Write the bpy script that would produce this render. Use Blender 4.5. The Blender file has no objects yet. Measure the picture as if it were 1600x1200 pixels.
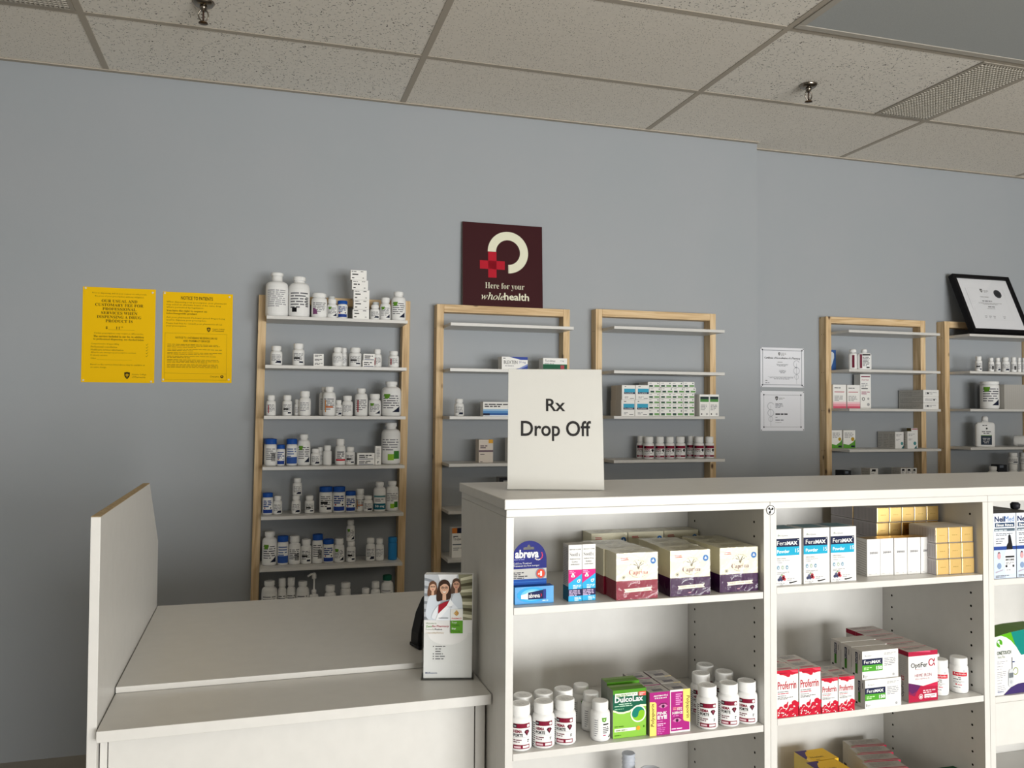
import bpy, bmesh, math, random
from mathutils import Vector, Matrix
PI = math.pi
random.seed(7)
S = bpy.context.scene
COL = S.collection

# ------------------------------------------------------------------ camera, world, light, exposure
CAM_F = 1311.338
cd = bpy.data.cameras.new('camera')
cd.sensor_width = 36.0
cd.lens = CAM_F / 1600.0 * 36.0
cd.clip_start = 0.05
cam = bpy.data.objects.new('camera', cd)
COL.objects.link(cam)
yaw, pitch, roll = 0.2914, 0.0309, 0.0059
cy_, sy_ = math.cos(yaw), math.sin(yaw)
f0 = Vector((sy_, cy_, 0)); r0 = Vector((cy_, -sy_, 0)); u0 = Vector((0, 0, 1))
f1 = f0 * math.cos(pitch) + u0 * math.sin(pitch)
u1 = u0 * math.cos(pitch) - f0 * math.sin(pitch)
r2 = r0 * math.cos(roll) + u1 * math.sin(roll)
u2 = u1 * math.cos(roll) - r0 * math.sin(roll)
cam.matrix_world = Matrix(((r2.x, u2.x, -f1.x, 0), (r2.y, u2.y, -f1.y, 0), (r2.z, u2.z, -f1.z, 1.40), (0, 0, 0, 1)))
S.camera = cam

w = bpy.data.worlds.new('sky'); S.world = w; w.use_nodes = True
bg = w.node_tree.nodes['Background']
bg.inputs[0].default_value = (0.80, 0.90, 1.0, 1); bg.inputs[1].default_value = 1.0

WIN = (0.45, 4.6, 0.15, 2.0)      # storefront opening: x0, x1, z0, z1
WALL_F = -4.0
ld = bpy.data.lights.new('daylight', 'AREA'); ld.shape = 'RECTANGLE'
ld.size = WIN[1] - WIN[0]; ld.size_y = WIN[3] - WIN[2]
ld.energy = 445; ld.color = (0.99, 0.99, 0.975)
lo = bpy.data.objects.new('daylight', ld); COL.objects.link(lo)
lo.location = ((WIN[0] + WIN[1]) / 2, WALL_F - 0.22, (WIN[2] + WIN[3]) / 2)
lo.rotation_euler = (PI / 2, 0, 0)

vs = S.view_settings
S.display_settings.display_device = 'sRGB'
vs.view_transform = 'Standard'; vs.look = 'None'; vs.gamma = 1.0; vs.exposure = 0.0
try: vs.use_curve_mapping = False
except Exception: pass

# ------------------------------------------------------------------ materials
def lin(c):
    return c / 12.92 if c <= 0.04045 else ((c + 0.055) / 1.055) ** 2.4
def rgb(h):
    return tuple(lin(int(h[i:i + 2], 16) / 255.0) for i in (0, 2, 4))
MATS = {}
def M(h, rough=0.5, metal=0.0, spec=0.5):
    k = (h, rough, metal)
    if k in MATS: return MATS[k]
    m = bpy.data.materials.new('paint_' + h); m.use_nodes = True
    b = m.node_tree.nodes['Principled BSDF']
    b.inputs['Base Color'].default_value = (*rgb(h), 1)
    b.inputs['Roughness'].default_value = rough; b.inputs['Metallic'].default_value = metal
    b.inputs['Specular IOR Level'].default_value = 0.12 if not metal else 0.5
    MATS[k] = m
    return m
def nodes(name):
    m = bpy.data.materials.new(name); m.use_nodes = True
    nt = m.node_tree
    return m, nt, nt.nodes['Principled BSDF'], nt.nodes.new, nt.links.new

def mat_noise(name, ca, cb, scale, rough, stretch=(1, 1, 1), bump=0.0, lo=0.35, hi=0.65, detail=4, bscale=None):
    m, nt, b, N, L = nodes(name)
    tc = N('ShaderNodeTexCoord'); mp = N('ShaderNodeMapping'); mp.inputs['Scale'].default_value = stretch
    no = N('ShaderNodeTexNoise'); no.inputs['Scale'].default_value = scale; no.inputs['Detail'].default_value = detail
    cr = N('ShaderNodeValToRGB')
    cr.color_ramp.elements[0].color = (*rgb(ca), 1); cr.color_ramp.elements[1].color = (*rgb(cb), 1)
    cr.color_ramp.elements[0].position = lo; cr.color_ramp.elements[1].position = hi
    L(tc.outputs['Object'], mp.inputs[0]); L(mp.outputs[0], no.inputs['Vector']); L(no.outputs['Fac'], cr.inputs[0])
    L(cr.outputs[0], b.inputs['Base Color']); b.inputs['Roughness'].default_value = rough
    if bump:
        n2 = N('ShaderNodeTexNoise'); n2.inputs['Scale'].default_value = bscale or scale * 4; L(mp.outputs[0], n2.inputs['Vector'])
        bu = N('ShaderNodeBump'); bu.inputs['Strength'].default_value = bump; bu.inputs['Distance'].default_value = 0.002
        L(n2.outputs['Fac'], bu.inputs['Height']); L(bu.outputs[0], b.inputs['Normal'])
    return m

def mat_wood(name, axis):
    m, nt, b, N, L = nodes(name)
    tc = N('ShaderNodeTexCoord'); mp = N('ShaderNodeMapping')
    st = [34.0, 34.0, 34.0]; st[axis] = 2.2
    mp.inputs['Scale'].default_value = st
    oi = N('ShaderNodeObjectInfo'); ad = N('ShaderNodeVectorMath'); ad.operation = 'ADD'
    mu = N('ShaderNodeVectorMath'); mu.operation = 'SCALE'; mu.inputs[0].default_value = (7.3, 3.1, 5.7)
    L(oi.outputs['Random'], mu.inputs['Scale'])
    L(tc.outputs['Object'], ad.inputs[0]); L(mu.outputs[0], ad.inputs[1]); L(ad.outputs[0], mp.inputs[0])
    no = N('ShaderNodeTexNoise'); no.inputs['Scale'].default_value = 1.6; no.inputs['Detail'].default_value = 5; no.inputs['Distortion'].default_value = 0.7
    L(mp.outputs[0], no.inputs['Vector'])
    cr = N('ShaderNodeValToRGB'); e = cr.color_ramp.elements
    e[0].position = 0.30; e[0].color = (*rgb('B59468'), 1); e[1].position = 0.72; e[1].color = (*rgb('E6CDA6'), 1)
    k = cr.color_ramp.elements.new(0.5); k.color = (*rgb('D6B88C'), 1)
    L(no.outputs['Fac'], cr.inputs[0])
    # knots
    mp2 = N('ShaderNodeMapping'); s2 = [14.0, 14.0, 14.0]; s2[axis] = 7.0; mp2.inputs['Scale'].default_value = s2
    L(ad.outputs[0], mp2.inputs[0])
    vo = N('ShaderNodeTexVoronoi'); vo.inputs['Scale'].default_value = 1.0; L(mp2.outputs[0], vo.inputs['Vector'])
    r = N('ShaderNodeMapRange'); r.inputs['From Min'].default_value = 0.05; r.inputs['From Max'].default_value = 0.13
    r.inputs['To Min'].default_value = 1; r.inputs['To Max'].default_value = 0; L(vo.outputs['Distance'], r.inputs['Value'])
    mx = N('ShaderNodeMix'); mx.data_type = 'RGBA'; L(r.outputs[0], mx.inputs[0]); L(cr.outputs[0], mx.inputs[6])
    mx.inputs[7].default_value = (*rgb('4A2F1A'), 1)
    L(mx.outputs[2], b.inputs['Base Color']); b.inputs['Roughness'].default_value = 0.65
    return m

def mat_tile(name, base, dark, scale, th, stretch, warp=0.35):
    """mineral fibre ceiling board: short dark fissures or pin holes"""
    m, nt, b, N, L = nodes(name)
    tc = N('ShaderNodeTexCoord'); mp = N('ShaderNodeMapping'); mp.inputs['Scale'].default_value = stretch
    nz = N('ShaderNodeTexNoise'); nz.inputs['Scale'].default_value = 38.0
    sc = N('ShaderNodeVectorMath'); sc.operation = 'SCALE'; sc.inputs['Scale'].default_value = warp * 0.06
    ad = N('ShaderNodeVectorMath'); ad.operation = 'ADD'
    L(tc.outputs['Object'], nz.inputs['Vector']); L(nz.outputs['Color'], sc.inputs[0])
    L(tc.outputs['Object'], ad.inputs[0]); L(sc.outputs[0], ad.inputs[1]); L(ad.outputs[0], mp.inputs[0])
    vo = N('ShaderNodeTexVoronoi'); vo.inputs['Scale'].default_value = scale; vo.inputs['Randomness'].default_value = 1
    L(mp.outputs[0], vo.inputs['Vector'])
    # only part of the cells carry a mark
    gt = N('ShaderNodeMath'); gt.operation = 'GREATER_THAN'; gt.inputs[1].default_value = 0.22
    sx = N('ShaderNodeSeparateColor'); L(vo.outputs['Color'], sx.inputs[0]); L(sx.outputs[0], gt.inputs[0])
    lt = N('ShaderNodeMapRange'); lt.inputs['From Min'].default_value = th; lt.inputs['From Max'].default_value = th * 1.5
    lt.inputs['To Min'].default_value = 1; lt.inputs['To Max'].default_value = 0; L(vo.outputs['Distance'], lt.inputs['Value'])
    mu = N('ShaderNodeMath'); mu.operation = 'MULTIPLY'; L(gt.outputs[0], mu.inputs[0]); L(lt.outputs[0], mu.inputs[1])
    big = N('ShaderNodeTexNoise'); big.inputs['Scale'].default_value = 60; L(tc.outputs['Object'], big.inputs['Vector'])
    br = N('ShaderNodeMapRange'); br.inputs['To Min'].default_value = 0.93; br.inputs['To Max'].default_value = 1.07; L(big.outputs['Fac'], br.inputs['Value'])
    bs = N('ShaderNodeVectorMath'); bs.operation = 'SCALE'; bs.inputs[0].default_value = rgb(base); L(br.outputs[0], bs.inputs['Scale'])
    mx = N('ShaderNodeMix'); mx.data_type = 'RGBA'; L(mu.outputs[0], mx.inputs[0]); L(bs.outputs[0], mx.inputs[6]); mx.inputs[7].default_value = (*rgb(dark), 1)
    L(mx.outputs[2], b.inputs['Base Color']); b.inputs['Roughness'].default_value = 0.95
    return m

WALLP = mat_noise('wall_paint', '9DA2A6', '9FA3A7', 3.0, 0.62, bump=0.06, bscale=260)
LAM = mat_noise('white_laminate', 'CDCBC6', 'D0CEC9', 30.0, 0.38)
LAMTOP = mat_noise('worktop_laminate', 'DEDAD2', 'E6E2DA', 40.0, 0.42)
MDF = mat_noise('raw_board_edge', 'A08A66', 'B7A17C', 160.0, 0.9)
WOODZ = mat_wood('pine_upright', 2); WOODX = mat_wood('pine_rail', 0)
TILE_F = mat_tile('fissured_tile', 'EFE9DE', '554F46', 74.0, 0.19, (1.0, 1.35, 1), 1.0)
TILE_P = mat_tile('pinhole_tile', 'EDE6DA', '837A6D', 120.0, 0.17, (1, 1, 1), 0.3)
GRIDM = M('B5AC9E', 0.7)
FLOORM = mat_noise('vinyl_floor', '8F897E', '979186', 5.0, 0.5)
BOTW = M('E4E4E2', 0.35); CAPW = M('EAEAE8', 0.38); CARD = M('E3E2DF', 0.5)
SCREW = M('2A2622', 0.5, 0.6)
CLEAR = None
def clear_plastic():
    m, nt, b, N, L = nodes('clear_plastic')
    b.inputs['Base Color'].default_value = (0.95, 0.97, 0.97, 1); b.inputs['Roughness'].default_value = 0.06
    b.inputs['IOR'].default_value = 1.35; b.inputs['Transmission Weight'].default_value = 1.0
    return m
CLEAR = clear_plastic()
CLEARCAP = M('C9CCCB', 0.2)

def sheen(N, L, normal=None, base=0.035):
    # reflectance of a thin clear sheet, the same from both sides
    lw = N('ShaderNodeLayerWeight'); lw.inputs[0].default_value = 0.5
    if normal: L(normal, lw.inputs['Normal'])
    pw = N('ShaderNodeMath'); pw.operation = 'POWER'; pw.inputs[1].default_value = 5.0; L(lw.outputs['Facing'], pw.inputs[0])
    ma = N('ShaderNodeMath'); ma.operation = 'MULTIPLY_ADD'; ma.inputs[1].default_value = 0.7; ma.inputs[2].default_value = base
    L(pw.outputs[0], ma.inputs[0]); return ma
# ------------------------------------------------------------------ text outlines
_TXT = {}
def serif(s):
    o = ''
    for c in s:
        if 'A' <= c <= 'Z': o += chr(0x1D400 + ord(c) - 65)
        elif 'a' <= c <= 'z': o += chr(0x1D41A + ord(c) - 97)
        elif '0' <= c <= '9': o += chr(0x1D7CE + ord(c) - 48)
        else: o += c
    return o
def ital(s):
    return ''.join(chr(0x210E) if c == 'h' else chr(0x1D44E + ord(c) - 97) if 'a' <= c <= 'z' else c for c in s)
def curve_mesh(cu):
    o = bpy.data.objects.new('tmp', cu); COL.objects.link(o)
    bpy.context.view_layer.update()
    dg = bpy.context.evaluated_depsgraph_get()
    me = bpy.data.meshes.new_from_object(o.evaluated_get(dg))
    vv = [v.co.copy() for v in me.vertices]; ff = [tuple(p.vertices) for p in me.polygons]
    bpy.data.objects.remove(o); bpy.data.meshes.remove(me); bpy.data.curves.remove(cu)
    return vv, ff
def outline(s, bold=0.0, res=2, space=1.0):
    k = (s, bold, res, space)
    if k in _TXT: return _TXT[k]
    cu = bpy.data.curves.new('tmp', 'FONT'); cu.body = s; cu.size = 1; cu.resolution_u = res; cu.offset = bold; cu.space_character = space
    vv, ff = curve_mesh(cu)
    if not vv: vv = [Vector((0, 0, 0)), Vector((1, 1, 0))]
    x0 = min(v.x for v in vv); x1 = max(v.x for v in vv); y0 = min(v.y for v in vv); y1 = max(v.y for v in vv)
    pts = [((v.x - x0) / max(x1 - x0, 1e-6), (v.y - y0) / max(y1 - y0, 1e-6)) for v in vv]
    # keep front faces only
    _TXT[k] = (pts, ff, (x1 - x0) / max(y1 - y0, 1e-6))
    return _TXT[k]

# ------------------------------------------------------------------ mesh builder
EPS = 0.00022
class MB:
    def __init__(self): self.v = []; self.f = []; self.m = []; self.mats = []; self.sm = []
    def mi(self, mat):
        if mat not in self.mats: self.mats.append(mat)
        return self.mats.index(mat)
    def face(self, pts, mat, smooth=False):
        n = len(self.v); self.v += [tuple(q) for q in pts]; self.f.append(tuple(range(n, n + len(pts)))); self.m.append(self.mi(mat)); self.sm.append(smooth)
    def mesh(self, pts, faces, mat, smooth=False):
        n = len(self.v); self.v += [tuple(q) for q in pts]; k = self.mi(mat)
        for f in faces: self.f.append(tuple(n + i for i in f)); self.m.append(k); self.sm.append(smooth)
    def box(self, x0, x1, y0, y1, z0, z1, mat, mats=None):
        """mats: dict of face -> material for front,back,left,right,top,bottom"""
        P = [(x0, y0, z0), (x1, y0, z0), (x1, y1, z0), (x0, y1, z0), (x0, y0, z1), (x1, y0, z1), (x1, y1, z1), (x0, y1, z1)]
        F = {'bottom': (3, 2, 1, 0), 'top': (4, 5, 6, 7), 'front': (0, 1, 5, 4), 'right': (1, 2, 6, 5), 'back': (2, 3, 7, 6), 'left': (3, 0, 4, 7)}
        n = len(self.v); self.v += P
        for k, f in F.items():
            self.f.append(tuple(n + i for i in f)); self.m.append(self.mi((mats or {}).get(k, mat))); self.sm.append(False)
    def lathe(self, prof, mat, n=28, c=(0, 0), cap0=True, cap1=True, ribs=None):
        rings = []
        N0 = len(self.v); k = self.mi(mat)
        for i, (r, z) in enumerate(prof):
            for j in range(n):
                a = 2 * PI * j / n
                rr = r * (1 - (0.035 if (ribs and ribs[0] <= i <= ribs[1] and j % 2) else 0))
                self.v.append((c[0] + rr * math.cos(a), c[1] + rr * math.sin(a), z))
        for i in range(len(prof) - 1):
            for j in range(n):
                a = N0 + i * n + j; b = N0 + i * n + (j + 1) % n
                self.f.append((a, b, b + n, a + n)); self.m.append(k); self.sm.append(True)
        if cap0: self.f.append(tuple(N0 + j for j in reversed(range(n)))); self.m.append(k); self.sm.append(False)
        if cap1: self.f.append(tuple(N0 + (len(prof) - 1) * n + j for j in range(n))); self.m.append(k); self.sm.append(False)
    def tube(self, path, r, mat, n=8, closed=False):
        k = self.mi(mat); N0 = len(self.v); P = [Vector(q) for q in path]; L = len(P)
        for i, q in enumerate(P):
            t = (P[(i + 1) % L] - P[i - 1]) if closed or 0 < i < L - 1 else (P[1] - P[0] if i == 0 else P[-1] - P[-2])
            t.normalize()
            a = t.cross(Vector((0.13, 0.31, 0.94)))
            if a.length < 0.05: a = t.cross(Vector((1, 0, 0)))
            a.normalize(); b = t.cross(a)
            for j in range(n):
                an = 2 * PI * j / n; self.v.append(tuple(q + a * r * math.cos(an) + b * r * math.sin(an)))
        for i in range(L if closed else L - 1):
            for j in range(n):
                i2 = (i + 1) % L
                self.f.append((N0 + i * n + j, N0 + i * n + (j + 1) % n, N0 + i2 * n + (j + 1) % n, N0 + i2 * n + j)); self.m.append(k); self.sm.append(True)
    def prism(self, outl, y0, y1, mat, axis='y', side=None):
        """outline in (x,z) extruded along y (or given axis order)"""
        def P(a, b, t):
            return (a, t, b) if axis == 'y' else (t, a, b) if axis == 'x' else (a, b, t)
        n = len(outl); N0 = len(self.v)
        self.v += [P(a, b, y0) for a, b in outl] + [P(a, b, y1) for a, b in outl]
        k = self.mi(mat); k2 = self.mi(side) if side else k
        self.f.append(tuple(N0 + i for i in range(n))); self.m.append(k); self.sm.append(False)
        self.f.append(tuple(N0 + n + i for i in reversed(range(n)))); self.m.append(k); self.sm.append(False)
        for i in range(n):
            j = (i + 1) % n; self.f.append((N0 + j, N0 + i, N0 + n + i, N0 + n + j)); self.m.append(k2); self.sm.append(False)
    def build(self, name, parent=None, fix=False, bevel=0.0):
        me = bpy.data.meshes.new(name); me.from_pydata(self.v, [], self.f); me.update()
        for m in self.mats: me.materials.append(m)
        me.polygons.foreach_set('material_index', self.m); me.polygons.foreach_set('use_smooth', self.sm)
        if fix:
            bm = bmesh.new(); bm.from_mesh(me); bmesh.ops.recalc_face_normals(bm, faces=bm.faces); bm.to_mesh(me); bm.free()
        o = bpy.data.objects.new(name, me); COL.objects.link(o)
        if parent: o.parent = parent
        if bevel:
            b = o.modifiers.new('edge', 'BEVEL'); b.width = bevel; b.segments = 2; b.limit_method = 'ANGLE'
        return o

class Fr:
    """a flat or wrapped face on which marks are printed; u to the right, v up"""
    def __init__(self, mb, fn, step=None): self.mb = mb; self.fn = fn; self.step = step
    def rect(self, u0, u1, v0, v1, mat, l=1):
        n = 1 if not self.step else max(1, int(math.ceil(abs(u1 - u0) / self.step)))
        for i in range(n):
            a = u0 + (u1 - u0) * i / n; b = u0 + (u1 - u0) * (i + 1) / n
            self.mb.face([self.fn(a, v0, l), self.fn(b, v0, l), self.fn(b, v1, l), self.fn(a, v1, l)], mat)
    def poly(self, pts, mat, l=1):
        if self.step:      # wrapped face: cut into strips that follow the curve
            a0 = min(q[0] for q in pts); a1 = max(q[0] for q in pts); n = max(1, int(math.ceil((a1 - a0) / self.step)))
            def clip(P, x, keep):
                o = []
                for i in range(len(P)):
                    p, q = P[i], P[(i + 1) % len(P)]; ip, iq = (p[0] - x) * keep >= 0, (q[0] - x) * keep >= 0
                    if ip: o.append(p)
                    if ip != iq: t = (x - p[0]) / (q[0] - p[0]); o.append((x, p[1] + t * (q[1] - p[1])))
                return o
            for i in range(n):
                P = clip(clip(list(pts), a0 + (a1 - a0) * i / n, 1), a0 + (a1 - a0) * (i + 1) / n, -1)
                if len(P) > 2: self.mb.face([self.fn(u, v, l) for u, v in P], mat)
            return
        self.mb.face([self.fn(u, v, l) for u, v in pts], mat)
    def disc(self, u, v, ru, mat, l=1, rv=None, n=20, a0=0, a1=2 * PI):
        rv = rv or ru
        self.poly([(u + ru * math.cos(a0 + (a1 - a0) * i / n), v + rv * math.sin(a0 + (a1 - a0) * i / n)) for i in range(n + (0 if a1 - a0 > 6.28 else 1))], mat, l)
    def ring(self, u, v, r, t, mat, l=1, a0=0, a1=2 * PI, n=28, rv=None):
        k = (rv or r) / r
        for i in range(n):
            b = a0 + (a1 - a0) * i / n; c = a0 + (a1 - a0) * (i + 1) / n
            self.poly([(u + r * math.cos(b), v + k * r * math.sin(b)), (u + r * math.cos(c), v + k * r * math.sin(c)),
                       (u + (r - t) * math.cos(c), v + k * (r - t) * math.sin(c)), (u + (r - t) * math.cos(b), v + k * (r - t) * math.sin(b))], mat, l)
    def text(self, s, u, v, w, h, mat, l=2, bold=0.0, shear=0.0, res=2, rot=0, space=1.0):
        pts, ff, asp = outline(s, bold, res, space)
        if w is None: w = h * asp
        if h is None: h = w / asp
        q = []
        for a, b in pts:
            x = a * w + shear * b * h; y = b * h
            if rot == 90: x, y = -y, x
            elif rot == -90: x, y = y, -x
            q.append(self.fn(u + x, v + y, l))
        self.mb.mesh(q, ff, mat)
        return w
    def ctext(self, s, uc, v, w, h, mat, **k):
        if w is None: w = h * outline(s, k.get('bold', 0.0), k.get('res', 2), k.get('space', 1.0))[2]
        self.text(s, uc - w / 2, v, w, h, mat, **k)
    def para(self, u0, u1, vtop, n, lh, mat, l=2, fill=0.55, last=0.6, center=False, rng=random):
        """small print too fine to read: rows of word-length strokes"""
        for i in range(n):
            W = (u1 - u0) * (last if i == n - 1 else rng.uniform(0.85, 1.0)); x = u0 + ((u1 - u0) - W) / 2 if center else u0; e = x + W
            v = vtop - (i + 1) * lh
            while x < e - lh * 0.4:
                ww = min(rng.uniform(1.2, 4.0) * lh, e - x); self.rect(x, x + ww, v, v + lh * fill, mat, l); x += ww + lh * 0.45

def front(mb): return Fr(mb, lambda u, v, l: (u, -EPS * l, v))
def leftside(mb, d): return Fr(mb, lambda u, v, l: (-EPS * l, d - u, v))
def topside(mb, h): return Fr(mb, lambda u, v, l: (u, v, h + EPS * l))
def wrap(mb, r, z0=0.0): return Fr(mb, lambda u, v, l: ((r + 0.0003 * l) * math.sin(u / r), -(r + 0.0003 * l) * math.cos(u / r), z0 + v), step=r * 0.22)

def tag(o, label=None, cat=None, group=None, kind=None):
    if label: o['label'] = label
    if cat: o['category'] = cat
    if group: o['group'] = group
    if kind: o['kind'] = kind
    return o
def empty(name, loc=(0, 0, 0), rz=0.0, ry=0.0, rx=0.0):
    o = bpy.data.objects.new(name, None); COL.objects.link(o); o.location = loc; o.rotation_euler = (rx, ry, rz); o.empty_display_size = 0.05
    return o
def dup(root, loc, rz=None):
    r = root.copy(); COL.objects.link(r); r.location = loc
    if rz is not None: r.rotation_euler = (root.rotation_euler[0], root.rotation_euler[1], rz)
    for ch in list(root.children):
        c = ch.copy(); COL.objects.link(c); c.parent = r
        for g in list(ch.children):
            d = g.copy(); COL.objects.link(d); d.parent = c
    return r
K = M('1B1A1C', 0.55); GR = M('6E6E70', 0.6); LG = M('A9A9AA', 0.6); WH = M('E8E8E6', 0.5)
NAVY = M('1C2238', 0.5); GREEN = M('5FA12C', 0.5); MAROON = M('7B1B33', 0.5); RED = M('C5172E', 0.5)
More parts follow.
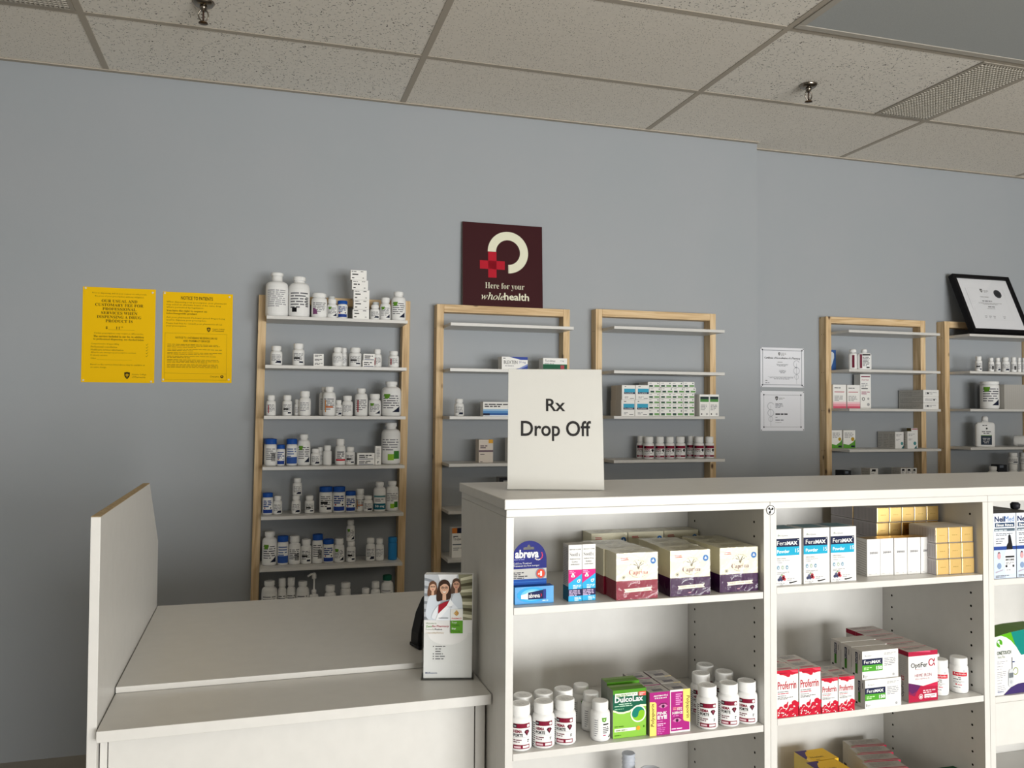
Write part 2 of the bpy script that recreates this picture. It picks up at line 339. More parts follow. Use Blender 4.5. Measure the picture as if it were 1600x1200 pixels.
BOTTLES = [
 (0.0611, 3.6356, 1.7823, 0.0455, 0.1843, 'neck', 'bigtxt', 'tall necked large white bottle at left end on top shelf of leftmost rack', 'pill bottles on top shelf of leftmost rack'),
 (0.1514, 3.6331, 1.7823, 0.043, 0.1716, 'big', 'bar', 'big white bottle beside the left-end one on top shelf of leftmost rack', 'pill bottles on top shelf of leftmost rack'),
 (0.2339, 3.6221, 1.7823, 0.032, 0.1041, 'jar', 'violet', 'wide white jar with purple label mark on top shelf of leftmost rack', 'pill bottles on top shelf of leftmost rack'),
 (0.2872, 3.6558, 1.7823, 0.0157, 0.0996, 'clear', 'txt', 'clear capped bottle behind the small green label bottle on top shelf of leftmost rack', 'pill bottles on top shelf of leftmost rack'),
 (0.2869, 3.611, 1.7823, 0.0209, 0.0814, 'std', 'grn', 'small white bottle left of the blue capped one on top shelf of leftmost rack', 'pill bottles on top shelf of leftmost rack'),
 (0.3294, 3.6109, 1.7823, 0.0208, 0.0762, 'blue', 'bluelab', 'white bottle with blue cap, the only one on top shelf of leftmost rack', 'pill bottles on top shelf of leftmost rack'),
 (0.4761, 3.6568, 1.7823, 0.0167, 0.0827, 'clear', 'txt', 'clear capped bottle behind the small one by carton stack on top shelf of leftmost rack', 'pill bottles on top shelf of leftmost rack'),
 (0.4665, 3.6101, 1.7823, 0.02, 0.0643, 'std', 'txt2', 'small white bottle right of the carton stack on top shelf of leftmost rack', 'pill bottles on top shelf of leftmost rack'),
 (0.5112, 3.612, 1.7823, 0.0219, 0.0977, 'std', 'grn', 'medium white bottle second from right end on top shelf of leftmost rack', 'pill bottles on top shelf of leftmost rack'),
 (0.5694, 3.6211, 1.7823, 0.031, 0.1266, 'big2', 'grn', 'large white bottle with green mark at right end on top shelf of leftmost rack', 'pill bottles on top shelf of leftmost rack'),
 (0.0621, 3.6136, 1.5789, 0.0235, 0.0798, 'std', 'txt2', 'white bottle at left end on second shelf of leftmost rack', 'pill bottles on second shelf of leftmost rack'),
 (0.1511, 3.6148, 1.5789, 0.0247, 0.0927, 'std', 'txt3', 'waisted white bottle left of the tiny cartons on second shelf of leftmost rack', 'pill bottles on second shelf of leftmost rack'),
 (0.3111, 3.6114, 1.5789, 0.0213, 0.0808, 'std', 'txt', 'white bottle right of the tiny cartons on second shelf of leftmost rack', 'pill bottles on second shelf of leftmost rack'),
 (0.3421, 3.6494, 1.5789, 0.0143, 0.0818, 'std', 'txt', 'white bottle half hidden behind its left neighbour on second shelf of leftmost rack', 'pill bottles on second shelf of leftmost rack'),
 (0.3859, 3.6169, 1.5789, 0.0267, 0.0816, 'std', 'txt3', 'widest white bottle, left of the two flat cartons on second shelf of leftmost rack', 'pill bottles on second shelf of leftmost rack'),
 (0.4833, 3.6445, 1.5789, 0.0184, 0.0796, 'std', 'red', 'slim white bottle right of the two flat cartons on second shelf of leftmost rack', 'pill bottles on second shelf of leftmost rack'),
 (0.5493, 3.612, 1.5789, 0.0219, 0.0711, 'std', 'red', 'small white red-barred bottle at right end on second shelf of leftmost rack', 'pill bottles on second shelf of leftmost rack'),
 (0.0436, 3.6088, 1.3699, 0.0187, 0.0844, 'std', 'red', 'small red-barred white bottle at left end on third shelf of leftmost rack', 'pill bottles on third shelf of leftmost rack'),
 (0.1084, 3.6096, 1.3699, 0.0195, 0.0851, 'std', 'txt3', 'small white bottle, second from left end on third shelf of leftmost rack', 'pill bottles on third shelf of leftmost rack'),
 (0.1511, 3.6388, 1.3699, 0.0127, 0.0686, 'std', 'txt', 'small bottle half hidden behind the third white one on third shelf of leftmost rack', 'pill bottles on third shelf of leftmost rack'),
 (0.1797, 3.6138, 1.3699, 0.0237, 0.1031, 'std', 'txt', 'tall plain white bottle, third from left in front on third shelf of leftmost rack', 'pill bottles on third shelf of leftmost rack'),
 (0.268, 3.6727, 1.3699, 0.0266, 0.1228, 'big2', 'txt', 'tall white bottle hidden behind the orange label one on third shelf of leftmost rack', 'pill bottles on third shelf of leftmost rack'),
 (0.2796, 3.6173, 1.3699, 0.0266, 0.1229, 'big2', 'orange', 'tall white bottle with orange label stripe on third shelf of leftmost rack', 'pill bottles on third shelf of leftmost rack'),
 (0.3181, 3.6039, 1.3699, 0.0134, 0.0669, 'std', 'txt2', 'smallest white bottle, near the middle on third shelf of leftmost rack', 'pill bottles on third shelf of leftmost rack'),
 (0.3549, 3.6123, 1.3699, 0.0222, 0.0859, 'std', 'txt', 'white bottle with pale text label right of the smallest on third shelf of leftmost rack', 'pill bottles on third shelf of leftmost rack'),
 (0.4132, 3.6169, 1.3699, 0.0268, 0.1177, 'big2', 'red', 'tall white bottle with red vertical bar on third shelf of leftmost rack', 'pill bottles on third shelf of leftmost rack'),
 (0.471, 3.6159, 1.3699, 0.0258, 0.0948, 'std', 'grn', 'white green-marked bottle beside the biggest one on third shelf of leftmost rack', 'pill bottles on third shelf of leftmost rack'),
 (0.5436, 3.632, 1.3699, 0.0419, 0.149, 'big', 'grn', 'biggest white bottle at right end on third shelf of leftmost rack', 'pill bottles on third shelf of leftmost rack'),
 (0.0392, 3.7083, 1.1608, 0.0202, 0.112, 'blue', 'txt', 'blue capped bottle behind the left-end one on fourth shelf of leftmost rack', 'pill bottles on fourth shelf of leftmost rack'),
 (0.0464, 3.6617, 1.1608, 0.0236, 0.1122, 'blue', 'barcode', 'tall blue capped bottle at left end on fourth shelf of leftmost rack', 'pill bottles on fourth shelf of leftmost rack'),
 (0.0864, 3.6545, 1.1608, 0.0164, 0.088, 'blue', 'bluelab', 'short blue capped bottle on fourth shelf of leftmost rack', 'pill bottles on fourth shelf of leftmost rack'),
 (0.1308, 3.6607, 1.1608, 0.0221, 0.1118, 'blue', 'bluebot', 'blue capped bottle with blue label foot on fourth shelf of leftmost rack', 'pill bottles on fourth shelf of leftmost rack'),
 (0.1803, 3.6657, 1.1608, 0.0269, 0.1304, 'big2', 'grn', 'tall white bottle with white cap beside blue caps on fourth shelf of leftmost rack', 'pill bottles on fourth shelf of leftmost rack'),
 (0.2506, 3.6856, 1.1608, 0.0145, 0.0745, 'std', 'txt', 'small white bottle standing behind two others on fourth shelf of leftmost rack', 'pill bottles on fourth shelf of leftmost rack'),
 (0.2291, 3.6572, 1.1608, 0.0191, 0.0695, 'std', 'txt2', 'small white bottle in front row right of tall one on fourth shelf of leftmost rack', 'pill bottles on fourth shelf of leftmost rack'),
 (0.2777, 3.656, 1.1608, 0.0179, 0.0832, 'std', 'none', 'plain small white bottle without a label on fourth shelf of leftmost rack', 'pill bottles on fourth shelf of leftmost rack'),
 (0.3319, 3.6596, 1.1608, 0.0213, 0.111, 'std', 'redband', 'white bottle with a red label band on fourth shelf of leftmost rack', 'pill bottles on fourth shelf of leftmost rack'),
 (0.3739, 3.6583, 1.1608, 0.02, 0.0761, 'std', 'txt3', 'small white bottle left of the flat cartons on fourth shelf of leftmost rack', 'pill bottles on fourth shelf of leftmost rack'),
 (0.551, 3.6794, 1.1608, 0.0413, 0.1796, 'big', 'greenlow', 'biggest white bottle with green label at right end on fourth shelf of leftmost rack', 'pill bottles on fourth shelf of leftmost rack'),
 (0.0367, 3.659, 0.9589, 0.0209, 0.0895, 'blue', 'bluelab', 'short blue capped bottle at left end on fifth shelf of leftmost rack', 'pill bottles on fifth shelf of leftmost rack'),
 (0.0767, 3.6558, 0.9589, 0.0177, 0.0758, 'std', 'txt2', 'small white bottle, second from left end on fifth shelf of leftmost rack', 'pill bottles on fifth shelf of leftmost rack'),
 (0.1514, 3.6563, 0.9589, 0.0182, 0.0754, 'std', 'txt2', 'lower of two stacked white bottles on fifth shelf of leftmost rack', 'pill bottles on fifth shelf of leftmost rack'),
 (0.1554, 3.6563, 1.0349, 0.0183, 0.0731, 'std', 'txt2', 'upper of two stacked white bottles on fifth shelf of leftmost rack', 'pill bottles on fifth shelf of leftmost rack'),
 (0.2067, 3.6575, 0.9589, 0.0194, 0.0739, 'std', 'txt3', 'small white bottle right of the stacked pair on fifth shelf of leftmost rack', 'pill bottles on fifth shelf of leftmost rack'),
 (0.2746, 3.6656, 0.9589, 0.0272, 0.1102, 'blue', 'txt3', 'big blue capped bottle, left of a pair on fifth shelf of leftmost rack', 'pill bottles on fifth shelf of leftmost rack'),
 (0.3293, 3.6652, 0.9589, 0.0261, 0.1091, 'blue', 'bluelab', 'big blue capped bottle, right of a pair on fifth shelf of leftmost rack', 'pill bottles on fifth shelf of leftmost rack'),
 (0.3782, 3.6608, 0.9589, 0.0214, 0.0887, 'blue', 'bluelab', 'short blue capped bottle right of the big pair on fifth shelf of leftmost rack', 'pill bottles on fifth shelf of leftmost rack'),
 (0.4205, 3.6831, 0.9589, 0.0202, 0.0957, 'std', 'orange', 'white bottle with orange label text on fifth shelf of leftmost rack', 'pill bottles on fifth shelf of leftmost rack'),
 (0.4523, 3.6578, 0.9589, 0.0197, 0.0681, 'std', 'txt2', 'small white bottle with black label marks on fifth shelf of leftmost rack', 'pill bottles on fifth shelf of leftmost rack'),
 (0.5026, 3.6643, 0.9589, 0.0262, 0.1256, 'big2', 'teal', 'white bottle with teal dose label on fifth shelf of leftmost rack', 'pill bottles on fifth shelf of leftmost rack'),
 (0.5572, 3.6645, 0.9589, 0.0264, 0.1282, 'big2', 'greenlow', 'white bottle with lime label foot at right end on fifth shelf of leftmost rack', 'pill bottles on fifth shelf of leftmost rack'),
 (0.0471, 3.668, 0.7485, 0.0299, 0.1376, 'big2', 'grn', 'largest white bottle at left end on sixth shelf of leftmost rack', 'pill bottles on sixth shelf of leftmost rack'),
 (0.1004, 3.6602, 0.7485, 0.0218, 0.1196, 'blue', 'bluebot', 'blue capped bottle, first from left on sixth shelf of leftmost rack', 'pill bottles on sixth shelf of leftmost rack'),
 (0.1478, 3.6634, 0.7485, 0.0244, 0.1174, 'std', 'barcode', 'white bottle with barcode between blue caps on sixth shelf of leftmost rack', 'pill bottles on sixth shelf of leftmost rack'),
 (0.1955, 3.6612, 0.7485, 0.0226, 0.102, 'std', 'txt3', 'short white bottle left of tall blue cap on sixth shelf of leftmost rack', 'pill bottles on sixth shelf of leftmost rack'),
 (0.2423, 3.66, 0.7485, 0.0217, 0.1213, 'blue', 'barcode', 'tallest blue capped bottle on sixth shelf of leftmost rack', 'pill bottles on sixth shelf of leftmost rack'),
 (0.2872, 3.6608, 0.7485, 0.0223, 0.0985, 'blue', 'bluelab', 'shortest blue capped bottle on sixth shelf of leftmost rack', 'pill bottles on sixth shelf of leftmost rack'),
 (0.3321, 3.6602, 0.7485, 0.0219, 0.0997, 'std', 'grn', 'green-marked white bottle left of stacked pair on sixth shelf of leftmost rack', 'pill bottles on sixth shelf of leftmost rack'),
 (0.3823, 3.6572, 0.7485, 0.0191, 0.0863, 'std', 'txt3', 'lower white bottle of a stacked pair on sixth shelf of leftmost rack', 'pill bottles on sixth shelf of leftmost rack'),
 (0.3793, 3.6572, 0.8354, 0.0172, 0.0906, 'std', 'grn', 'upper white bottle of a stacked pair on sixth shelf of leftmost rack', 'pill bottles on sixth shelf of leftmost rack'),
 (0.4649, 3.6571, 0.7485, 0.019, 0.0972, 'std', 'txt2', 'small white bottle, left of two on the right on sixth shelf of leftmost rack', 'pill bottles on sixth shelf of leftmost rack'),
 (0.5038, 3.6558, 0.7485, 0.0177, 0.0938, 'std', 'txt', 'small white bottle, right of two on the right on sixth shelf of leftmost rack', 'pill bottles on sixth shelf of leftmost rack'),
 (0.5599, 3.6573, 0.7485, 0.0192, 0.0972, 'allblue', 'none', 'bright blue plastic bottle on sixth shelf of leftmost rack', 'pill bottles on sixth shelf of leftmost rack'),
 (0.0482, 3.6394, 0.5417, 0.0312, 0.1453, 'big2', 'txt', 'wide white bottle at left end on lowest visible shelf of leftmost rack', 'pill bottles on lowest visible shelf of leftmost rack'),
 (0.0992, 3.6464, 0.5417, 0.0175, 0.1515, 'std', 'txt2', 'narrow bottle, left of twin slim ones on lowest visible shelf of leftmost rack', 'pill bottles on lowest visible shelf of leftmost rack'),
 (0.1358, 3.6472, 0.5417, 0.0183, 0.1529, 'std', 'txt2', 'narrow bottle, right of twin slim ones on lowest visible shelf of leftmost rack', 'pill bottles on lowest visible shelf of leftmost rack'),
 (0.182, 3.6343, 0.5417, 0.0262, 0.1372, 'big2', 'txt3', 'medium white bottle left of the pump bottle on lowest visible shelf of leftmost rack', 'pill bottles on lowest visible shelf of leftmost rack'),
 (0.2274, 3.6266, 0.5417, 0.0185, 0.1797, 'pump', 'txt', 'white bottle with pump top on lowest visible shelf of leftmost rack', 'pill bottles on lowest visible shelf of leftmost rack'),
 (0.2944, 3.632, 0.5417, 0.0239, 0.1151, 'std', 'none', 'low white bottle right of the pump bottle on lowest visible shelf of leftmost rack', 'pill bottles on lowest visible shelf of leftmost rack'),
 (0.3603, 3.6499, 0.5417, 0.0218, 0.1198, 'none', 'none', 'plain white jar on lowest visible shelf of leftmost rack', 'pill bottles on lowest visible shelf of leftmost rack'),
 (0.4426, 3.6276, 0.5417, 0.0194, 0.0954, 'std', 'none', 'shortest white bottle, cap just showing on lowest visible shelf of leftmost rack', 'pill bottles on lowest visible shelf of leftmost rack'),
 (0.4839, 3.6277, 0.5417, 0.0195, 0.1212, 'std', 'txt', 'white bottle beside the green capped one on lowest visible shelf of leftmost rack', 'pill bottles on lowest visible shelf of leftmost rack'),
 (0.5349, 3.6342, 0.5417, 0.026, 0.1455, 'green', 'txt', 'white bottle with green cap on lowest visible shelf of leftmost rack', 'pill bottles on lowest visible shelf of leftmost rack'),
 (0.8406, 3.6106, 1.3709, 0.0205, 0.076, 'std', 'txt2', 'lone white pill bottle on third shelf of rack under maroon sign', 'pill bottles on third shelf of rack under maroon sign'),
 (1.7833, 3.6639, 1.1707, 0.0258, 0.1047, 'hema', 'maroon', 'maroon labelled bottle, first of front row, on fourth shelf of third rack', 'pill bottles on fourth shelf of third rack'),
 (1.84, 3.6609, 1.1707, 0.0227, 0.1046, 'hema', 'maroon', 'maroon labelled bottle, second of front row, on fourth shelf of third rack', 'pill bottles on fourth shelf of third rack'),
 (1.8927, 3.6609, 1.1707, 0.0228, 0.1044, 'hema', 'maroon', 'maroon labelled bottle, third of front row, on fourth shelf of third rack', 'pill bottles on fourth shelf of third rack'),
 (1.9502, 3.6636, 1.1707, 0.0255, 0.1041, 'hema', 'maroon', 'maroon labelled bottle, fourth of front row, on fourth shelf of third rack', 'pill bottles on fourth shelf of third rack'),
 (2.0512, 3.6629, 1.1707, 0.0248, 0.1038, 'hema', 'maroon', 'maroon labelled bottle, fifth of front row, on fourth shelf of third rack', 'pill bottles on fourth shelf of third rack'),
 (2.1075, 3.661, 1.1707, 0.0229, 0.1036, 'hema', 'maroon', 'maroon labelled bottle, last of front row, on fourth shelf of third rack', 'pill bottles on fourth shelf of third rack'),
 (1.7684, 3.7119, 1.1707, 0.0237, 0.1063, 'hema', 'maroon', 'maroon labelled bottle in back row, left of two, on fourth shelf of third rack', 'pill bottles on fourth shelf of third rack'),
 (2.0331, 3.7093, 1.1707, 0.0212, 0.1055, 'hema', 'maroon', 'maroon labelled bottle in back row, right of two, on fourth shelf of third rack', 'pill bottles on fourth shelf of third rack'),
 (3.8033, 3.6993, 1.6275, 0.0176, 0.0829, 'std', 'txt3', 'white bottle standing apart at left on second shelf of rightmost rack', 'pill bottles on second shelf of rightmost rack'),
 (3.8866, 3.6957, 1.6275, 0.014, 0.077, 'std', 'barcode', 'white bottle, first in the close row of six on second shelf of rightmost rack', 'pill bottles on second shelf of rightmost rack'),
 (3.9328, 3.6955, 1.6275, 0.0138, 0.078, 'std', 'txt2', 'white bottle, second in the close row of six on second shelf of rightmost rack', 'pill bottles on second shelf of rightmost rack'),
 (3.9936, 3.7023, 1.6275, 0.0207, 0.0817, 'std', 'txt2', 'white bottle, third in the close row of six on second shelf of rightmost rack', 'pill bottles on second shelf of rightmost rack'),
 (4.0456, 3.6965, 1.6275, 0.0148, 0.083, 'std', 'barcode', 'white bottle, fourth in the close row of six on second shelf of rightmost rack', 'pill bottles on second shelf of rightmost rack'),
 (4.0803, 3.6917, 1.6275, 0.0101, 0.0816, 'std', 'txt', 'white bottle, fifth in the close row of six on second shelf of rightmost rack', 'pill bottles on second shelf of rightmost rack'),
 (4.1212, 3.6955, 1.6275, 0.0138, 0.0825, 'std', 'txt', 'white bottle, last in the close row of six on second shelf of rightmost rack', 'pill bottles on second shelf of rightmost rack'),
 (3.908, 3.7293, 1.4208, 0.0476, 0.1527, 'tub', 'grn', 'wide white tub with green label corner on third shelf of rightmost rack', 'pill bottles on third shelf of rightmost rack'),
 (3.9411, 3.7439, 1.0028, 0.0242, 0.0968, 'std', 'none', 'low white bottle, cap just showing above the counter on fifth shelf of rightmost rack', 'pill bottles on fifth shelf of rightmost rack'),
 (4.0635, 3.7243, 1.0028, 0.0246, 0.1096, 'hemaj', 'txt2', 'lower dark labelled jar of the left stack on fifth shelf of rightmost rack', 'pill bottles on fifth shelf of rightmost rack'),
 (4.144, 3.7242, 1.0028, 0.0246, 0.1085, 'hemaj', 'txt2', 'lower dark labelled jar of the right stack on fifth shelf of rightmost rack', 'pill bottles on fifth shelf of rightmost rack'),
 (4.0635, 3.7243, 1.113, 0.0246, 0.0628, 'hemaj', 'txt2', 'upper dark labelled jar of the left stack on fifth shelf of rightmost rack', 'pill bottles on fifth shelf of rightmost rack'),
 (4.144, 3.7242, 1.1119, 0.0246, 0.064, 'hemaj', 'txt2', 'upper dark labelled jar of the right stack on fifth shelf of rightmost rack', 'pill bottles on fifth shelf of rightmost rack'),
]
CARTONS = [
 (0.3707, 3.5901, 1.7823, 0.0688, 0.035, 0.0405, 'smallw', 'small white carton, bottom of the stack on top shelf of leftmost rack', 'cartons on top shelf of leftmost rack'),
 (0.3743, 3.5901, 1.8234, 0.0648, 0.035, 0.0397, 'smallw', 'small white carton, second from bottom of the stack on top shelf of leftmost rack', 'cartons on top shelf of leftmost rack'),
 (0.3733, 3.5901, 1.8637, 0.0665, 0.035, 0.0414, 'smallw', 'small white carton, middle of the stack on top shelf of leftmost rack', 'cartons on top shelf of leftmost rack'),
 (0.3664, 3.5901, 1.9057, 0.0671, 0.035, 0.0411, 'smallw', 'small white carton, second from top of the stack on top shelf of leftmost rack', 'cartons on top shelf of leftmost rack'),
 (0.3601, 3.5901, 1.9474, 0.067, 0.035, 0.0417, 'smallw', 'small white carton, topmost of the stack on top shelf of leftmost rack', 'cartons on top shelf of leftmost rack'),
 (0.2119, 3.5901, 1.5789, 0.0407, 0.03, 0.0154, 'tinyw', 'tiny white carton, bottom of three on second shelf of leftmost rack', 'cartons on second shelf of leftmost rack'),
 (0.2117, 3.5901, 1.5949, 0.0408, 0.03, 0.0168, 'tinyw', 'tiny white carton, middle of three on second shelf of leftmost rack', 'cartons on second shelf of leftmost rack'),
 (0.2115, 3.5901, 1.6123, 0.0408, 0.03, 0.0169, 'tinyw', 'tiny white carton, top of three on second shelf of leftmost rack', 'cartons on second shelf of leftmost rack'),
 (0.4149, 3.5901, 1.5789, 0.0492, 0.03, 0.0282, 'flatw', 'flat white carton, lower of two on second shelf of leftmost rack', 'cartons on second shelf of leftmost rack'),
 (0.4181, 3.5901, 1.6077, 0.0474, 0.03, 0.0267, 'flatw', 'flat white carton, upper of two on second shelf of leftmost rack', 'cartons on second shelf of leftmost rack'),
 (0.4023, 3.6381, 1.1608, 0.074, 0.09, 0.022, 'flatw', 'flat white carton, lower of two on fourth shelf of leftmost rack', 'cartons on fourth shelf of leftmost rack'),
 (0.4021, 3.6381, 1.1834, 0.074, 0.09, 0.027, 'flatw', 'flat white carton, upper of two on fourth shelf of leftmost rack', 'cartons on fourth shelf of leftmost rack'),
 (0.4784, 3.6381, 1.1608, 0.0249, 0.03, 0.079, 'uprightw', 'slim upright white carton on fourth shelf of leftmost rack', 'cartons on fourth shelf of leftmost rack'),
 (1.0289, 3.5901, 1.5814, 0.1208, 0.06, 0.0559, 'blueswoosh', 'white carton with blue corner shapes on second shelf of rack under maroon sign', 'cartons on second shelf of rack under maroon sign'),
 (1.2232, 3.5901, 1.5814, 0.1154, 0.06, 0.0548, 'greenhalf', 'white carton with dark green lower half on second shelf of rack under maroon sign', 'cartons on second shelf of rack under maroon sign'),
 (0.9443, 3.5901, 1.3709, 0.1683, 0.05, 0.0636, 'bluegrad', 'wide white carton with blue lower bands on third shelf of rack under maroon sign', 'cartons on third shelf of rack under maroon sign'),
 (0.9385, 3.6381, 1.1642, 0.0656, 0.06, 0.1023, 'beige', 'orange cornered upright carton on fourth shelf of rack under maroon sign', 'cartons on fourth shelf of rack under maroon sign'),
 (1.0775, 3.6381, 1.1642, 0.06, 0.06, 0.1084, 'plaing', 'white carton mostly behind the drop-off sign on fourth shelf of rack under maroon sign', 'cartons on fourth shelf of rack under maroon sign'),
 (1.019, 3.5841, 0.9594, 0.0941, 0.05, 0.1415, 'darktop', 'dark topped carton just above the counter on fifth shelf of rack under maroon sign', 'cartons on fifth shelf of rack under maroon sign'),
 (0.8159, 3.6226, 0.75, 0.0538, 0.05, 0.129, 'orangetop', 'tall white carton with orange and navy top on sixth shelf of rack under maroon sign', 'cartons on sixth shelf of rack under maroon sign'),
 (1.6077, 3.5901, 1.3751, 0.0674, 0.062, 0.0744, 'fera15', 'white and turquoise carton, lower left, front layer, on third shelf of third rack', 'cartons on third shelf of third rack'),
 (1.6108, 3.5901, 1.4501, 0.0674, 0.062, 0.068, 'fera15', 'white and turquoise carton, upper left, front layer, on third shelf of third rack', 'cartons on third shelf of third rack'),
 (1.6775, 3.5901, 1.3751, 0.068, 0.062, 0.075, 'fera15', 'white and turquoise carton, lower right, front layer, on third shelf of third rack', 'cartons on third shelf of third rack'),
 (1.6807, 3.5901, 1.4507, 0.0681, 0.062, 0.0684, 'fera15', 'white and turquoise carton, upper right, front layer, on third shelf of third rack', 'cartons on third shelf of third rack'),
 (1.6077, 3.6536, 1.3751, 0.0674, 0.062, 0.0744, 'fera15', 'white and turquoise carton, lower left, back layer, on third shelf of third rack', 'cartons on third shelf of third rack'),
 (1.6108, 3.6536, 1.4501, 0.0674, 0.062, 0.068, 'fera15', 'white and turquoise carton, upper left, back layer, on third shelf of third rack', 'cartons on third shelf of third rack'),
 (1.6775, 3.6536, 1.3751, 0.068, 0.062, 0.075, 'fera15', 'white and turquoise carton, lower right, back layer, on third shelf of third rack', 'cartons on third shelf of third rack'),
 (1.6807, 3.6536, 1.4507, 0.0681, 0.062, 0.0684, 'fera15', 'white and turquoise carton, upper right, back layer, on third shelf of third rack', 'cartons on third shelf of third rack'),
 (1.7537, 3.6101, 1.3751, 0.0599, 0.1, 0.032, 'fera150s', 'small green striped carton, bottom row, first column, on third shelf of third rack', 'cartons on third shelf of third rack'),
 (1.7536, 3.6101, 1.4077, 0.0599, 0.1, 0.0243, 'fera150s', 'small green striped carton, second row, first column, on third shelf of third rack', 'cartons on third shelf of third rack'),
 (1.7536, 3.6101, 1.4326, 0.0599, 0.1, 0.0252, 'fera150s', 'small green striped carton, third row, first column, on third shelf of third rack', 'cartons on third shelf of third rack'),
 (1.7536, 3.6101, 1.4584, 0.0599, 0.1, 0.0243, 'fera150s', 'small green striped carton, fourth row, first column, on third shelf of third rack', 'cartons on third shelf of third rack'),
 (1.7602, 3.6101, 1.4833, 0.06, 0.1, 0.026, 'fera150s', 'small green striped carton, fifth row, first column, on third shelf of third rack', 'cartons on third shelf of third rack'),
 (1.7535, 3.6101, 1.5099, 0.06, 0.1, 0.0259, 'fera150s', 'small green striped carton, top row, first column, on third shelf of third rack', 'cartons on third shelf of third rack'),
 (1.8161, 3.6101, 1.3751, 0.0604, 0.1, 0.0323, 'fera150s', 'small green striped carton, bottom row, second column, on third shelf of third rack', 'cartons on third shelf of third rack'),
 (1.8161, 3.6101, 1.408, 0.0605, 0.1, 0.0245, 'fera150s', 'small green striped carton, second row, second column, on third shelf of third rack', 'cartons on third shelf of third rack'),
 (1.816, 3.6101, 1.4331, 0.0605, 0.1, 0.0253, 'fera150s', 'small green striped carton, third row, second column, on third shelf of third rack', 'cartons on third shelf of third rack'),
 (1.816, 3.6101, 1.459, 0.0605, 0.1, 0.0245, 'fera150s', 'small green striped carton, fourth row, second column, on third shelf of third rack', 'cartons on third shelf of third rack'),
 (1.8227, 3.6101, 1.4841, 0.0606, 0.1, 0.0261, 'fera150s', 'small green striped carton, fifth row, second column, on third shelf of third rack', 'cartons on third shelf of third rack'),
 (1.816, 3.6101, 1.5108, 0.0605, 0.1, 0.0259, 'fera150s', 'small green striped carton, top row, second column, on third shelf of third rack', 'cartons on third shelf of third rack'),
 (1.8765, 3.6101, 1.3751, 0.0601, 0.1, 0.0327, 'fera150s', 'small green striped carton, bottom row, third column, on third shelf of third rack', 'cartons on third shelf of third rack'),
 (1.8765, 3.6101, 1.4084, 0.0601, 0.1, 0.0246, 'fera150s', 'small green striped carton, second row, third column, on third shelf of third rack', 'cartons on third shelf of third rack'),
 (1.8765, 3.6101, 1.4336, 0.0601, 0.1, 0.0253, 'fera150s', 'small green striped carton, third row, third column, on third shelf of third rack', 'cartons on third shelf of third rack'),
 (1.8765, 3.6101, 1.4595, 0.0602, 0.1, 0.0246, 'fera150s', 'small green striped carton, fourth row, third column, on third shelf of third rack', 'cartons on third shelf of third rack'),
 (1.8833, 3.6101, 1.4847, 0.0602, 0.1, 0.0263, 'fera150s', 'small green striped carton, fifth row, third column, on third shelf of third rack', 'cartons on third shelf of third rack'),
 (1.8765, 3.6101, 1.5116, 0.0602, 0.1, 0.026, 'fera150s', 'small green striped carton, top row, third column, on third shelf of third rack', 'cartons on third shelf of third rack'),
 (1.9383, 3.6101, 1.3751, 0.0598, 0.1, 0.0331, 'fera150s', 'small green striped carton, bottom row, last column, on third shelf of third rack', 'cartons on third shelf of third rack'),
 (1.9384, 3.6101, 1.4088, 0.0598, 0.1, 0.0246, 'fera150s', 'small green striped carton, second row, last column, on third shelf of third rack', 'cartons on third shelf of third rack'),
 (1.9384, 3.6101, 1.434, 0.0598, 0.1, 0.0255, 'fera150s', 'small green striped carton, third row, last column, on third shelf of third rack', 'cartons on third shelf of third rack'),
 (1.9384, 3.6101, 1.4601, 0.0598, 0.1, 0.0247, 'fera150s', 'small green striped carton, fourth row, last column, on third shelf of third rack', 'cartons on third shelf of third rack'),
 (1.9452, 3.6101, 1.4854, 0.0599, 0.1, 0.0264, 'fera150s', 'small green striped carton, fifth row, last column, on third shelf of third rack', 'cartons on third shelf of third rack'),
 (1.9384, 3.6101, 1.5124, 0.0599, 0.1, 0.0262, 'fera150s', 'small green striped carton, top row, last column, on third shelf of third rack', 'cartons on third shelf of third rack'),
 (2.0153, 3.5901, 1.3751, 0.0516, 0.05, 0.1041, 'greentall', 'upright green banded carton, left of pair, front row, on third shelf of third rack', 'cartons on third shelf of third rack'),
 (2.0677, 3.5901, 1.3751, 0.0511, 0.05, 0.1046, 'greentall', 'upright green banded carton, right of pair, front row, on third shelf of third rack', 'cartons on third shelf of third rack'),
 (2.0153, 3.6421, 1.3751, 0.0516, 0.05, 0.1041, 'greentall', 'upright green banded carton, left of pair, back row, on third shelf of third rack', 'cartons on third shelf of third rack'),
 (2.0677, 3.6421, 1.3751, 0.0511, 0.05, 0.1046, 'greentall', 'upright green banded carton, right of pair, back row, on third shelf of third rack', 'cartons on third shelf of third rack'),
 (2.9305, 3.815, 1.6225, 0.0304, 0.04, 0.1091, 'bluewhite', 'blue and white carton half behind the upright on second shelf of rack beside the certificates', 'cartons on second shelf of rack beside the certificates'),
 (2.9616, 3.6817, 1.6225, 0.0418, 0.05, 0.1072, 'lotion0', 'maroon striped lotion bottle, narrow one on second shelf of rack beside the certificates', 'lotion bottles on rack beside the certificates'),
 (3.0094, 3.6817, 1.6225, 0.0723, 0.03, 0.1089, 'lotion1', 'maroon striped lotion bottle, wide one on second shelf of rack beside the certificates', 'lotion bottles on rack beside the certificates'),
 (2.9305, 3.8, 1.4183, 0.083, 0.06, 0.1276, 'pinkbox', 'white and pink carton, left of the pair on third shelf of rack beside the certificates', 'cartons on third shelf of rack beside the certificates'),
